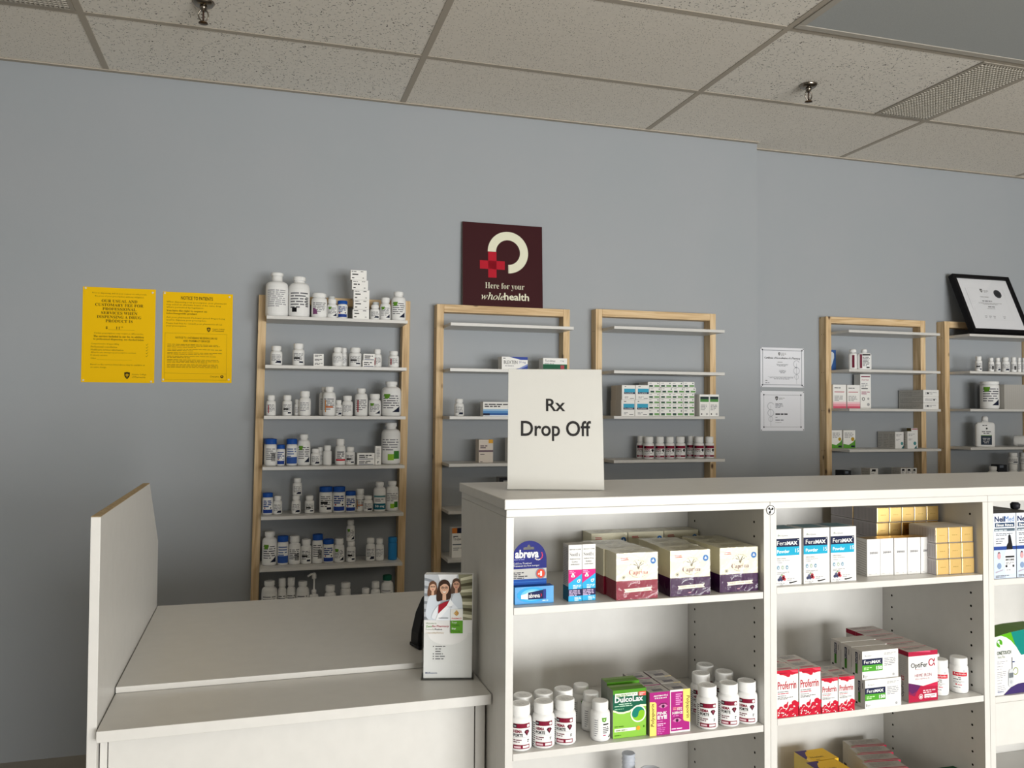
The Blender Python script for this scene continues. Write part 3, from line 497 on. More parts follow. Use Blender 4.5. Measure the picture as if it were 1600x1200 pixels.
 (3.0196, 3.8, 1.4183, 0.0823, 0.06, 0.1268, 'pinkbox', 'white and pink carton, right of the pair on third shelf of rack beside the certificates', 'cartons on third shelf of rack beside the certificates'),
 (3.1044, 3.8, 1.4183, 0.0683, 0.05, 0.1852, 'pinktall', 'tall narrow white carton with pink text on third shelf of rack beside the certificates', 'cartons on third shelf of rack beside the certificates'),
 (3.4095, 3.6817, 1.4183, 0.1015, 0.18, 0.0321, 'shadedlong', 'long shade-toned white carton, bottom of three, on third shelf of rack beside the certificates', 'cartons on third shelf of rack beside the certificates'),
 (3.4099, 3.6817, 1.451, 0.1016, 0.18, 0.0335, 'shadedlong', 'long shade-toned white carton, middle of three, on third shelf of rack beside the certificates', 'cartons on third shelf of rack beside the certificates'),
 (3.4103, 3.6817, 1.4851, 0.1016, 0.18, 0.0356, 'shadedlong', 'long shade-toned white carton, top of three, on third shelf of rack beside the certificates', 'cartons on third shelf of rack beside the certificates'),
 (2.9305, 3.815, 1.2051, 0.066, 0.05, 0.096, 'greencurve', 'white and green carton, left of the pair on fourth shelf of rack beside the certificates', 'cartons on fourth shelf of rack beside the certificates'),
 (3.0055, 3.815, 1.2051, 0.0761, 0.05, 0.0959, 'greencurve', 'white and green carton, right of the pair on fourth shelf of rack beside the certificates', 'cartons on fourth shelf of rack beside the certificates'),
 (3.2675, 3.7297, 1.2051, 0.055, 0.043, 0.0884, 'shadedteal', 'teal dot carton, front of a row on fourth shelf of rack beside the certificates', 'cartons on fourth shelf of rack beside the certificates'),
 (3.2675, 3.7747, 1.2051, 0.055, 0.043, 0.0884, 'shadedteal', 'shade-toned white carton second in the row on fourth shelf of rack beside the certificates', 'cartons on fourth shelf of rack beside the certificates'),
 (3.2675, 3.8197, 1.2051, 0.055, 0.043, 0.0884, 'shadedteal', 'shade-toned white carton last in the row on fourth shelf of rack beside the certificates', 'cartons on fourth shelf of rack beside the certificates'),
 (3.33, 3.71, 1.2051, 0.0603, 0.045, 0.0919, 'shadedteal', 'teal dot carton standing apart on fourth shelf of rack beside the certificates', 'cartons on fourth shelf of rack beside the certificates'),
 (3.423, 3.785, 1.2051, 0.0437, 0.035, 0.1077, 'redyellow', 'red topped carton behind another on fourth shelf of rack beside the certificates', 'cartons on fourth shelf of rack beside the certificates'),
 (2.9177, 3.6997, 0.9973, 0.0439, 0.07, 0.0967, 'darklow', 'dark low carton, leftmost on fifth shelf of rack beside the certificates', 'cartons on fifth shelf of rack beside the certificates'),
 (3.0803, 3.6997, 0.9973, 0.0497, 0.07, 0.1053, 'shadedlow', 'shade-toned low white carton in the middle on fifth shelf of rack beside the certificates', 'cartons on fifth shelf of rack beside the certificates'),
 (3.2762, 3.6997, 0.9973, 0.0335, 0.07, 0.1046, 'shadedlow', 'shade-toned low white carton, first of three on fifth shelf of rack beside the certificates', 'cartons on fifth shelf of rack beside the certificates'),
 (3.3135, 3.6997, 0.9973, 0.0337, 0.07, 0.1041, 'shadedlow', 'shade-toned low white carton, second of three on fifth shelf of rack beside the certificates', 'cartons on fifth shelf of rack beside the certificates'),
 (3.351, 3.6997, 0.9973, 0.0288, 0.07, 0.1036, 'shadedlow', 'shade-toned low white carton, third of three on fifth shelf of rack beside the certificates', 'cartons on fifth shelf of rack beside the certificates'),
 (3.9622, 3.6817, 1.4208, 0.1769, 0.12, 0.1366, 'greybig', 'large plain grey carton on third shelf of rightmost rack', 'cartons on third shelf of rightmost rack'),
 (3.8401, 3.7297, 1.21, 0.1033, 0.035, 0.1717, 'lotionbig', 'white lotion bottle with navy label panel on fourth shelf of rightmost rack', 'lotion bottles on rightmost rack'),
 (3.9672, 3.7317, 1.0028, 0.0606, 0.05, 0.1052, 'darklow', 'dark low carton beside the stacked jars on fifth shelf of rightmost rack', 'cartons on fifth shelf of rightmost rack'),
]
# ================================================================== the room
YW = 3.778; YR = 3.8697; XS = 2.455; ZCEIL = 2.796
XL, XR = -4.2, 4.8
b = MB()   # back wall with a step at the seam
b.face([(XL, YW, 0), (XS, YW, 0), (XS, YW, ZCEIL), (XL, YW, ZCEIL)], WALLP)
b.face([(XS, YW, 0), (XS, YR, 0), (XS, YR, ZCEIL), (XS, YW, ZCEIL)], WALLP)
b.face([(XS, YR, 0), (XR, YR, 0), (XR, YR, ZCEIL), (XS, YR, ZCEIL)], WALLP)
b.face([(XR, YR + .12, 0), (XL, YR + .12, 0), (XL, YR + .12, ZCEIL), (XR, YR + .12, ZCEIL)], WALLP)
b.face([(XL, YW, ZCEIL), (XS, YW, ZCEIL), (XS, YR, ZCEIL), (XR, YR, ZCEIL), (XR, YR + .12, ZCEIL), (XL, YR + .12, ZCEIL)], WALLP)
tag(b.build('wall_back'), kind='structure')
b = MB(); b.box(XL - .12, XL, WALL_F, YR + .12, 0, ZCEIL, WALLP); tag(b.build('wall_left'), kind='structure')
b = MB(); b.box(XR, XR + .12, WALL_F, YR + .12, 0, ZCEIL, M('7C7468', .7)); tag(b.build('wall_right'), kind='structure')
b = MB(); b.box(XL - .12, XR + .12, WALL_F - .12, YR + .12, -.1, 0, FLOORM); tag(b.build('floor'), kind='structure')
b = MB()
for x0, x1, z0, z1 in ((XL - .12, WIN[0], 0, ZCEIL), (WIN[1], XR + .12, 0, ZCEIL), (WIN[0], WIN[1], 0, WIN[2]), (WIN[0], WIN[1], WIN[3], ZCEIL)):
    b.box(x0, x1, WALL_F - .12, WALL_F, z0, z1, M('D6D2C8', .7))
tag(b.build('wall_front'), kind='structure')
b = MB(); ALU = M('9A9C9E', 0.35, 0.8)
nm = 3
for i in range(nm + 1):
    x = WIN[0] + (WIN[1] - WIN[0]) * i / nm; b.box(x - .025, x + .025, WALL_F - .1, WALL_F - .04, WIN[2], WIN[3], ALU)
for z in (WIN[2], WIN[3] - .05): b.box(WIN[0], WIN[1], WALL_F - .1, WALL_F - .04, z, z + .05, ALU)
tag(b.build('window_1'), kind='structure')

# ceiling boards: lay-in tiles 1.22 x 0.61 on an exposed grid
TX = [-4.2, -3.07, -1.852, -.628, .602, 1.822, 3.03, 4.25, 4.8]
TY = [-4.0, -3.82, -3.18, -2.54, -1.90, -1.26, -.62, .03, .67, 1.31, 1.96, 2.60, 3.243, 3.99]
heavy = {(3, 11), (3, 12), (4, 10), (5, 11), (3, 10), (4, 9), (1, 11), (6, 9), (7, 11)}
b = MB()
for i in range(len(TX) - 1):
    for j in range(len(TY) - 1):
        mt = TILE_F if (i, j) in heavy else TILE_P
        b.face([(TX[i], TY[j], ZCEIL), (TX[i], TY[j + 1], ZCEIL), (TX[i + 1], TY[j + 1], ZCEIL), (TX[i + 1], TY[j], ZCEIL)], mt)
b.box(XL, XR, WALL_F, YR + .12, ZCEIL + .06, ZCEIL + .10, TILE_P)
tag(b.build('ceiling'), kind='structure')
b = MB()
for x in TX[1:-1]: b.box(x - .012, x + .012, WALL_F, YR - .001 if x > XS else YW - .001, ZCEIL - .0026, ZCEIL - .0005, GRIDM)
tag(b.build('trim_1'), kind='structure')
b = MB()
for y in TY[1:-1]:
    for i in range(len(TX) - 1): b.box(TX[i] + (.012 if i else 0), TX[i + 1] - .012, y - .012, y + .012, ZCEIL - .0024, ZCEIL - .0005, GRIDM)
tag(b.build('trim_2'), kind='structure')
b = MB()
b.box(XL, XS, YW - .022, YW - .0005, ZCEIL - .006, ZCEIL - .0008, GRIDM); b.box(XS, XR, YR - .022, YR - .0005, ZCEIL - .006, ZCEIL - .0008, GRIDM)
tag(b.build('trim_3'), kind='structure')

# ceiling fittings
t = empty('ceiling_light', (1.834, 1.98, ZCEIL - .0026))
tag(t, 'unlit grey flat panel light fitting set in the ceiling', 'ceiling light')
b = MB(); W_, D_ = 1.184, .605; fw = .03
for x0, x1, y0, y1 in ((0, W_, 0, fw), (0, W_, D_ - fw, D_), (0, fw, fw, D_ - fw), (W_ - fw, W_, fw, D_ - fw)): b.box(x0, x1, y0, y1, -.004, 0, M('B5AFA4', .5))
b.build('frame', t, bevel=.002)
b = MB(); b.box(fw, W_ - fw, fw, D_ - fw, -.002, 0, mat_noise('prismatic_lens', 'A5A8A6', 'B1B4B2', 400, .35, bump=.15)); b.build('diffuser', t)

def vent(x0, x1, y0, y1, label):
    t = empty('ceiling_vent', (x0, y0, ZCEIL - .0026)); tag(t, label, 'vent', 'grilles in the ceiling')
    w, d = x1 - x0, y1 - y0; b = MB(); fw = .014
    for a in ((0, w, 0, fw), (0, w, d - fw, d), (0, fw, fw, d - fw), (w - fw, w, fw, d - fw)): b.box(*a, -.003, 0, M('ADA598', .5))
    b.build('frame', t)
    b = MB(); n = int(w / .0165); m = int(d / .0165)
    for i in range(1, n): xx = fw + (w - 2 * fw) * i / n; b.box(xx - .0022, xx + .0022, fw, d - fw, -.005, 0, M('C9C2B5', .45))
    for j in range(1, m): yy = fw + (d - 2 * fw) * j / m; b.box(fw, w - fw, yy - .0022, yy + .0022, -.0046, -.0002, M('C9C2B5', .45))
    b.build('grille', t)
    b = MB(); b.box(fw, w - fw, fw, d - fw, 0, .004, M('3A3733')); b.build('duct_opening', t)
vent(2.732, 3.016, 2.614, 3.229, 'square mesh ceiling vent next to the sprinkler on the right')
vent(-.93, -.642, 2.614, 3.229, 'mesh ceiling vent cut by the top left corner of the photo')

CHROME = M('8A8278', .22, 1.0); BRASS = M('5A4632', .35, .9)
def sprinkler(x, y, label):
    t = empty('fire_sprinkler', (x, y, ZCEIL)); tag(t, label, 'sprinkler', 'ceiling sprinklers')
    b = MB(); b.lathe([(.036, -.001), (.037, -.004), (.030, -.013), (.016, -.017), (.012, -.016)], CHROME, 32); b.build('escutcheon', t)
    b = MB(); b.lathe([(.012, -.012), (.012, -.026), (.008, -.028), (.008, -.034)], CHROME, 16)
    for s in (-1, 1):
        b.tube([(s * .007, 0, -.028), (s * .014, 0, -.036), (s * .0165, 0, -.048), (s * .013, 0, -.060), (s * .004, 0, -.070)], .0026, CHROME)
    b.build('yoke', t)
    b = MB(); b.lathe([(.0032, -.034), (.0032, -.066)], M('4A3A32', .2), 10); b.tube([(-.007, 0, -.044), (.006, 0, -.054)], .0016, CHROME); b.build('bulb', t)
    b = MB(); b.lathe([(.004, -.066), (.005, -.071), (.015, -.073), (.016, -.0755), (.003, -.077)], BRASS, 16); b.build('deflector', t)
sprinkler(-.206, 3.03, 'chrome pendant fire sprinkler in the fissured tile above the left wall')
sprinkler(2.222, 3.03, 'chrome pendant fire sprinkler beside the square mesh vent')

# ================================================================== wooden wall racks
def rack(name_label, x0, x1, yback, ztop, shelves, xl, xr, lean=0.0, railz=.035, screws=()):
    t = empty('wooden_rack', (x0, yback, 0), ry=0)
    tag(t, name_label, 'shelf rack', 'pine racks of white shelves on the back wall')
    W_ = x1 - x0; uw = .033; ud = .060
    def sh(z): return -lean * (ztop - z)
    for s, a in (('l', 0.0), ('r', W_ - uw)):
        b = MB(); q = []
        for z in (0.0, ztop):
            d = sh(z); q += [(a + d, -ud, z), (a + uw + d, -ud, z), (a + uw + d, -.0008, z), (a + d, -.0008, z)]
        b.mesh(q, [(3, 2, 1, 0), (4, 5, 6, 7), (0, 1, 5, 4), (1, 2, 6, 5), (2, 3, 7, 6), (3, 0, 4, 7)], WOODZ)
        for z in shelves:   # screw heads on the outer and front faces
            d = sh(z)
            if s == 'l':
                for yy in (-.022, -.040):
                    b.face([(a + d - .0004, yy + .0022 * math.cos(i), z - .012 + .0022 * math.sin(i)) for i in [PI * 2 * k / 8 for k in range(8)]], SCREW)
        b.build('upright', t, bevel=.0015)
    b = MB(); b.box(uw + .0004, W_ - uw - .0004, -ud, -.0008, ztop - railz, ztop, WOODX); b.build('top_rail', t, bevel=.0015)
    for z in shelves:
        d = sh(z); b = MB(); b.box(xl - x0 + d, xr - x0 + d, -.20, -.004, z - .0135, z, LAM); b.build('shelf', t, bevel=.0007)
    return t
SH1 = [1.782, 1.579, 1.370, 1.161, .959, .748, .542, .335]
SH2 = [1.781, 1.581, 1.371, 1.164, .959, .750, .544, .338]
SH3 = [1.792, 1.586, 1.375, 1.171, .963, .756, .550]
SH4 = [1.828, 1.623, 1.418, 1.205, .997, .789, .58]
SH5 = [1.832, 1.628, 1.421, 1.210, 1.003, .796, .59]
rack('pine rack crowded with pill bottles beside the yellow posters', -.0115, .6385, YW, 1.884, SH1, .0215, .6045, lean=.012)
rack('nearly empty pine rack under the maroon sign', .759, 1.400, YW, 1.877, SH2, .7925, 1.3665, lean=.004)
rack('pine rack with turquoise and green cartons right of the drop-off sign', 1.532, 2.178, YW, 1.886, SH3, 1.5655, 2.1445)
rack('pine rack beside the two paper certificates', 2.896, 3.548, YR, 1.911, SH4, 2.9295, 3.5145)
rack('pine rack carrying the black framed certificate', 3.680, 4.330, YR, 1.913, SH5, 3.7135, 4.2965)

# ================================================================== pill bottles on the racks
SHELVES = SH1 + SH2 + SH3 + SH4 + SH5
def snap(z):
    q = min(SHELVES, key=lambda s: abs(s - z)); return q if abs(q - z) < .0025 else z
def facing(x, y, part=0.75): return -math.atan2(x, y) * part
def label_marks(F, st, r, z0, z1, rng):
    """small printed label wrapped on a bottle: F wrapped face, from z0 to z1"""
    H = z1 - z0; a = r * 1.15; dk = M('5E5E64', .6); md = M('8C8C91', .6)
    if st == 'none': return
    F.rect(-r * 1.5, r * 1.5, z0, z1, WH, 1)
    if st in ('txt', 'txt3', 'bigtxt', 'barcode', 'grn', 'violet', 'orange', 'red', 'txt2', 'bar'):
        n = 9 if st == 'bigtxt' else 6
        F.para(-a * .8, a * .8, z1 - H * .06, n, H * .86 / n * .8, md if st in ('txt', 'bigtxt') else dk, rng=rng, fill=.42)
    if st == 'grn':
        F.poly([(-a * .75, z1 - H * .05), (-a * .1, z1 - H * .05), (-a * .2, z1 - H * .25), (-a * .6, z1 - H * .3)], M('5E8F2E'), 3)
        F.poly([(a * .05, z0 + H * .06), (a * .8, z0 + H * .06), (a * .8, z0 + H * .36)], NAVY, 3)
    elif st == 'txt2':
        F.poly([(-a * .2, z0 + H * .05), (a * .75, z0 + H * .05), (a * .75, z0 + H * .28), (a * .1, z0 + H * .28)], M('22263A'), 3)
    elif st == 'txt3':
        F.rect(-a * .75, a * .2, z0 + H * .42, z0 + H * .56, K, 3); F.rect(a * .1, a * .75, z0 + H * .08, z0 + H * .22, NAVY, 3)
    elif st == 'red': F.rect(-a * .55, -a * .38, z0 + H * .12, z1 - H * .15, M('A02A34'), 3)
    elif st == 'violet': F.poly([(-a * .8, z0 + H * .08), (-a * .2, z0 + H * .08), (-a * .3, z0 + H * .4), (-a * .8, z0 + H * .55)], M('7A4A72'), 3)
    elif st == 'orange': F.rect(-a * .5, a * .5, z0 + H * .35, z0 + H * .45, M('B8623A'), 3); F.rect(-a * .6, -a * .45, z0 + H * .1, z0 + H * .8, M('C98A4A'), 3)
    elif st == 'barcode':
        for i in range(9): F.rect(a * .05 + i * a * .08, a * .05 + i * a * .08 + a * .045, z0 + H * .15, z0 + H * .62, K, 3)
    elif st == 'bar':
        F.rect(-a * .62, -a * .2, z0 + H * .08, z0 + H * .26, K, 3)
        for i in range(6): F.rect(a * .55, a * .85, z0 + H * (.3 + i * .07), z0 + H * (.34 + i * .07), K, 3)
    elif st == 'bluelab':
        F.para(-a * .8, a * .8, z1 - H * .05, 4, H * .13, M('3A4F8A'), rng=rng, fill=.6); F.rect(-a * .85, a * .85, z0, z0 + H * .25, M('24408E'), 3)
        F.disc(-a * .5, z0 + H * .36, r * .14, M('A33040'), 3); F.disc(a * .5, z0 + H * .36, r * .14, K, 3)
    elif st == 'bluebot':
        F.para(-a * .8, a * .8, z1 - H * .05, 4, H * .14, M('6A7DA8'), rng=rng, fill=.5); F.rect(-a, a, z0, z0 + H * .38, M('33569E'), 3)
    elif st == 'redband':
        F.para(-a * .6, a * .8, z1 - H * .1, 4, H * .14, M('55555A'), rng=rng); F.rect(-a * .8, a, z0 + H * .18, z0 + H * .30, RED, 3)
    elif st == 'teal':
        F.rect(-a * .95, a * .95, z1 - H * .3, z1 - H * .2, M('5B8F94'), 3); F.para(-a * .7, a * .7, z1 - H * .34, 2, H * .1, md, rng=rng)
        F.rect(-a * 1.05, a * 1.05, z0, z0 + H * .34, M('1E6476'), 3); F.text('50 mg', -a * .7, z0 + H * .09, a * 1.4, H * .17, WH, l=4, bold=.02)
    elif st == 'greenlow':
        F.para(-a * .9, a * .9, z1 - H * .05, 5, H * .1, md, rng=rng, fill=.45)
        F.rect(-a * .3, a * .25, z0 + H * .05, z0 + H * .3, M('8DBB3A'), 3); F.rect(a * .25, a * .85, z0 + H * .1, z0 + H * .42, M('3F7F35'), 3)
    elif st == 'maroon':
        F.para(-a * .8, a * .6, z0 + H * .44, 2, H * .1, md, rng=rng, fill=.4)
        F.rect(-a * .95, a * .95, z1 - H * .24, z1, MAROON, 3); F.rect(-a * .95, a * .95, z0, z0 + H * .16, MAROON, 3); F.rect(-a * .6, 0, z0 + H * .04, z0 + H * .12, M('C9A7AF'), 4)
        F.rect(-a * .9, -a * .5, z1 - H * .2, z1 - H * .06, K, 4)
        F.text('HEMA', -a * .85, z0 + H * .60, a * 1.0, H * .13, MAROON, l=3, bold=.03, res=1); F.text('FORTE', -a * .85, z0 + H * .45, a * 1.0, H * .13, K, l=3, bold=.03, res=1)
        F.poly([(a * .3, z0 + H * .62), (a * .45, z0 + H * .72), (a * .75, z0 + H * .72), (a * .9, z0 + H * .62), (a * .6, z0 + H * .42)], K, 3)

CAPB = M('1E4FA0', .4); CAPG = M('1F5E4A', .45); SKY = M('2E7FB8', .4)
def bottle(x, y, z, R, H, st, lab, label, group, name='pill_bottle', rz=None, cat='pill bottle'):
    z = snap(z)
    t = empty(name, (x, y, z + .0004), facing(x, y) if rz is None else rz); tag(t, label, cat, group)
    rng = random.Random(int(x * 9973) + int(z * 7919))
    bm_ = SKY if st == 'allblue' else BOTW; cm = {'blue': CAPB, 'green': CAPG, 'allblue': SKY, 'clear': CLEARCAP}.get(st, CAPW)
    cr, ch, nk, sh = {'std': (.82, .22, .05, .10), 'clear': (.85, .2, .04, .1), 'blue': (1.0, .20, .02, .03), 'allblue': (1.0, .22, .02, .03), 'green': (.74, .15, .05, .12),
        'jar': (.90, .16, .03, .10), 'big': (.60, .095, .06, .15), 'big2': (.68, .13, .05, .13), 'neck': (.55, .07, .13, .12), 'hema': (.84, .26, .03, .10),
        'tub': (1.0, .10, .01, .02), 'hemaj': (.9, .3, .04, .12), 'pump': (.55, .10, .06, .12), 'none': (.9, .18, .03, .08)}[st]
    # body heights
    if st == 'pump': HB = H * .55
    else: HB = H
    zc = HB * (1 - ch); zs = HB * (1 - ch - nk - sh); rn = R * cr * .86
    b = MB()
    prof = [(R * .86, 0), (R * .97, R * .05), (R, R * .16)]
    if st == 'std' and lab == 'txt3': prof += [(R, zs * .22), (R * .95, zs * .28), (R * .95, zs * .82), (R, zs * .9)]
    prof += [(R, zs), (R * .985, zs + HB * sh * .25)]
    for k in range(1, 5):
        q = k / 4.0; prof.append((rn + (R * .985 - rn) * math.cos(q * PI / 2), zs + HB * sh * (.25 + .75 * math.sin(q * PI / 2))))
    prof += [(rn, zc - HB * nk * .4), (rn, zc + HB * ch * .3)]
    b.lathe(prof, bm_, 30)
    b.build('body', t)
    b = MB(); rc = R * cr; e = min(.0015, rc * .1)
    if st == 'pump':
        b.lathe([(rc, zc - .001), (rc, HB), (rc * .5, HB + .003), (rc * .35, HB + .004), (rc * .35, H * .80), (rc * .9, H * .82), (rc * .95, H * .90), (rc * .6, H * .95)], cm, 24)
        b.tube([(0, 0, H * .93), (-.012, -.008, H * .93), (-.026, -.016, H * .89)], .0045, cm)
    else:
        b.lathe([(rc * .98, zc), (rc, zc + e), (rc, H - e * 1.6), (rc - e, H - e * .4), (rc - e * 2.2, H), (rc * .72, H), (rc * .70, H - .0006)], cm, 44, ribs=(1, 2))
    b.build('pump_cap' if st == 'pump' else 'cap', t)
    if lab != 'none':
        b = MB(); rr = R * (.955 if (st == 'std' and lab == 'txt3') else 1.0)
        F = wrap(b, rr + .0003); label_marks(F, lab, rr, max(R * .28, zs * .1), zs * .96, rng); b.build('label', t)
    return t
for q in BOTTLES: bottle(*q)

# bottle lying on its side (rightmost rack)
t = bottle(4.10, 3.735, 1.2105 + .030, .030, .10, 'std', 'txt', 'white bottle lying on its side on fourth shelf of rightmost rack', 'pill bottles on fourth shelf of rightmost rack')
t.rotation_euler = (PI / 2 + .0, 0, math.radians(35)); t.location = (4.135, 3.78, 1.2105 + .0304)

# ================================================================== cartons on the racks
def carton(x, y, z, w, d, h, st, label, group, name='carton', cat='carton', rz=0.0):
    z = snap(z); rng = random.Random(int(x * 9973) + int(z * 7919))
    C_ = M({'beige': 'D9CFC4', 'shadedlong': 'C9C6BF', 'greybig': 'B4B1AB', 'shadedteal': 'CFCCC6', 'shadedlow': 'CCC9C3', 'darklow': '2B2D31', 'darktop': '8C8C8A', 'redyellow': '6A5A2A'}.get(st, 'EFEEEA'), .55)  # long, teal and low styles: white boxes, side shade mixed into the colour
    b = MB()
    if st.startswith('lotion'):
        # flat oval bottle with a cap
        t = empty('lotion_bottle', (x + w / 2, y + d / 2, z + .0004), facing(x, y, .5) if st != 'lotion0' else facing(x, y, .5) - .5); tag(t, label, 'lotion bottle', group)
        hb = h * .80; rx, ry = w / 2, d / 2
        rings = [(.94, 0), (1, .004), (1, hb * .86), (.96, hb * .93), (.80, hb * .98), (.42, hb), (.32, hb + .002), (.32, hb + h * .03)]
        n = 28; V = []; Fc = []
        for k, (s, zz) in enumerate(rings):
            for j in range(n):
                a = 2 * PI * j / n; ca, sa = math.cos(a), math.sin(a)
                V.append((rx * s * abs(ca) ** .6 * (1 if ca > 0 else -1), ry * s * abs(sa) ** .75 * (1 if sa > 0 else -1), zz))
        for k in range(len(rings) - 1):
            for j in range(n): Fc.append((k * n + j, k * n + (j + 1) % n, (k + 1) * n + (j + 1) % n, (k + 1) * n + j))
        Fc.append(tuple(reversed(range(n)))); Fc.append(tuple(len(V) - n + j for j in range(n)))
        b.mesh(V, Fc, BOTW, True); b.build('body', t)
        b = MB(); rc = w * (.27 if st != 'lotion0' else .42); rc = min(rc, ry * .95)
        b.lathe([(rc, hb + .003), (rc, hb + h * .13), (rc * .85, h * .97), (rc * .4, h)], CAPW, 20); b.build('cap', t)
        b = MB(); F = Fr(b, lambda u, v, l: (u, -ry - EPS * l, v))
        if st == 'lotionbig':
            F.rect(-w * .28, w * .28, hb * .08, hb * .44, M('23303F'), 2); F.rect(-w * .28, w * .28, hb * .44, hb * .47, M('6D8F55'), 2)
            F.disc(0.002, hb * .74, w * .05, K, 2); F.para(-w * .2, w * .2, hb * .9, 1, hb * .05, K, rng=rng); F.para(-w * .25, w * .25, hb * .66, 2, hb * .07, GR, rng=rng, center=True)
            F.para(-w * .2, w * .2, hb * .38, 4, hb * .06, LG, l=3, rng=rng, center=True)
        elif st == 'lotion1':
            F.rect(-w * .38, -w * .22, hb * .08, hb * .92, M('6F2438'), 2); F.rect(-w * .2, w * .36, hb * .84, hb * .93, K, 2); F.para(-w * .18, w * .32, hb * .8, 7, hb * .085, GR, rng=rng); F.rect(w * .08, w * .3, hb * .08, hb * .16, K, 3)
        else: F.rect(0, w * .3, hb * .1, hb * .86, M('6F2438'), 2)
        b.build('label', t); return t
    b.box(0, w, 0, d, 0, h, C_, {'front': CARD if st in ('shadedlong', 'shadedteal', 'redyellow', 'shadedlow') else C_, 'left': M('CBC6BE', .6) if st in ('fera15',) else C_})  # turquoise cartons: white left side toned down to paint its shade
    F = front(b); T = topside(b, h); Lf = leftside(b, d)
    dk = M('46464A', .6)
    if st in ('smallw',):
        F.para(w * .06, w * .55, h * .95, 1, h * .12, dk, rng=rng); F.para(w * .62, w * .95, h * .95, 1, h * .12, dk, rng=rng)
        F.para(w * .1, w * .72, h * .72, 1, h * .2, K, rng=rng); F.para(w * .08, w * .32, h * .34, 1, h * .17, K, rng=rng); F.para(w * .74, w * .9, h * .3, 1, h * .12, dk, rng=rng)
        T.para(w * .1, w * .8, d * .9, 3, d * .2, LG, rng=rng)
    elif st in ('tinyw', 'flatw'):
        F.para(w * .1, w * .9, h * .85, 2, h * .28, dk, rng=rng); F.rect(w * .08, w * .92, h * .04, h * .14, M('5A5F7A'), 2) if st == 'flatw' else None
    elif st == 'uprightw': F.para(w * .2, w * .8, h * .9, 7, h * .08, LG, rng=rng); F.para(w * .3, w * .7, h * .2, 2, h * .06, K, rng=rng)
    elif st == 'blueswoosh':
        B1 = M('33489A'); B2 = M('7E8FC6')
        F.poly([(w * .28, h), (w, h), (w, h * .78), (w * .72, h * .78)], B1); F.poly([(w * .5, 0), (w, 0), (w, h * .32), (w * .66, h * .1)], B1); F.poly([(w * .62, h * .05), (w, h * .45), (w, h * .3), (w * .7, 0)], B2, 2)
        F.text('BLEXTEN', w * .08, h * .44, w * .52, h * .26, K, res=1); F.text('20 mg', w * .66, h * .46, w * .26, h * .22, B1, res=1); F.para(w * .12, w * .7, h * .36, 1, h * .12, LG, rng=rng); F.para(w * .05, w * .2, h * .95, 1, h * .1, dk, rng=rng)
    elif st == 'greenhalf':
        F.rect(0, w, 0, h * .46, M('1E5A3E')); F.rect(0, w, h * .46, h * .5, M('6FA88C'), 2); F.rect(w * .72, w * .88, 0, h * .42, M('A84A52'), 3)
        F.text('Tacrolimus', w * .08, h * .68, w * .42, h * .18, K, res=1); F.para(w * .06, w * .7, h * .62, 1, h * .12, LG, rng=rng); F.text('5 mg', w * .72, h * .7, w * .14, h * .14, K, res=1)
    elif st == 'bluegrad':
        F.rect(0, w, 0, h * .22, M('2E5C9E')); F.rect(0, w, h * .22, h * .38, M('5C93C9')); F.rect(0, w, h * .38, h * .5, M('9CC3E2')); F.rect(0, w * .18, h * .06, h * .2, NAVY, 2); F.rect(0, w, 0, h * .08, M('E6ECF2'), 2)
        F.para(w * .04, w * .75, h * .93, 2, h * .14, dk, rng=rng)
    elif st in ('beige', 'orangetop', 'plaing', 'darktop'):
        if st == 'beige': F.rect(w * .68, w * 1, h * .84, h, M('D9A23A')); F.rect(0, w, h * .46, h * .54, M('6F5A66')); F.para(w * .1, w * .75, h * .78, 2, h * .08, M('6A5A62'), rng=rng); F.para(w * .1, w * .6, h * .4, 1, h * .06, dk, rng=rng); F.para(w * .1, w * .4, h * .06, 1, h * .04, K, rng=rng)
        if st == 'orangetop': F.rect(0, w * .42, h * .82, h, M('D07A33')); F.rect(w * .42, w * .75, h * .82, h, M('1E2236')); F.rect(w * .75, w, h * .82, h, M('2A3A66')); F.text('Trelavo', w * .08, h * .58, w * .8, h * .1, K, res=1); F.rect(w * .05, w * .95, h * .42, h * .46, M('5F6A72')); F.para(w * .1, w * .9, h * .75, 1, h * .05, dk, rng=rng); F.para(w * .1, w * .8, h * .36, 2, h * .06, LG, rng=rng)
        if st == 'plaing': F.para(w * .1, w * .9, h * .8, 4, h * .1, LG, rng=rng)
        if st == 'darktop': F.rect(0, w, h * .6, h, M('26282D')); F.rect(w * .2, w * .6, h * .75, h * .9, LG, 2)
    elif st == 'fera15':
        F.rect(w * .16, w * .98, h * .40, h * .52, M('2D3650')); F.rect(w * .16, w * .98, h * .52, h * .76, M('3FA3C4')); F.para(w * .2, w * .5, h * .96, 1, h * .08, dk, rng=rng); F.para(w * .16, w * .8, h * .32, 2, h * .08, LG, rng=rng) if False else None
        F.text('FeraMAX', w * .24, h * .425, w * .62, h * .08, WH, l=3, res=1); F.para(w * .2, w * .6, h * .26, 2, h * .08, LG, rng=rng); F.rect(w * .6, w * .9, h * .08, h * .11, dk, 2)
        T.rect(w * .1, w * .9, d * .2, d * .7, M('8A9AA0'))
    elif st == 'fera150s':
        F.rect(w * .1, w * .42, h * .16, h * .42, M('3C4A4E')); F.rect(w * .1, w * .42, h * .1, h * .2, M('3E7D3A'), 2); F.rect(w * .55, w * .97, h * .12, h * .42, M('6E9E62')); F.para(w * .1, w * .5, h * .9, 1, h * .2, LG, rng=rng); F.disc(w * .86, h * .74, h * .12, M('5A6A66'), 2, n=10)
        F.rect(0, w, 0, h * .02, LG, 2)
    elif st == 'greentall':
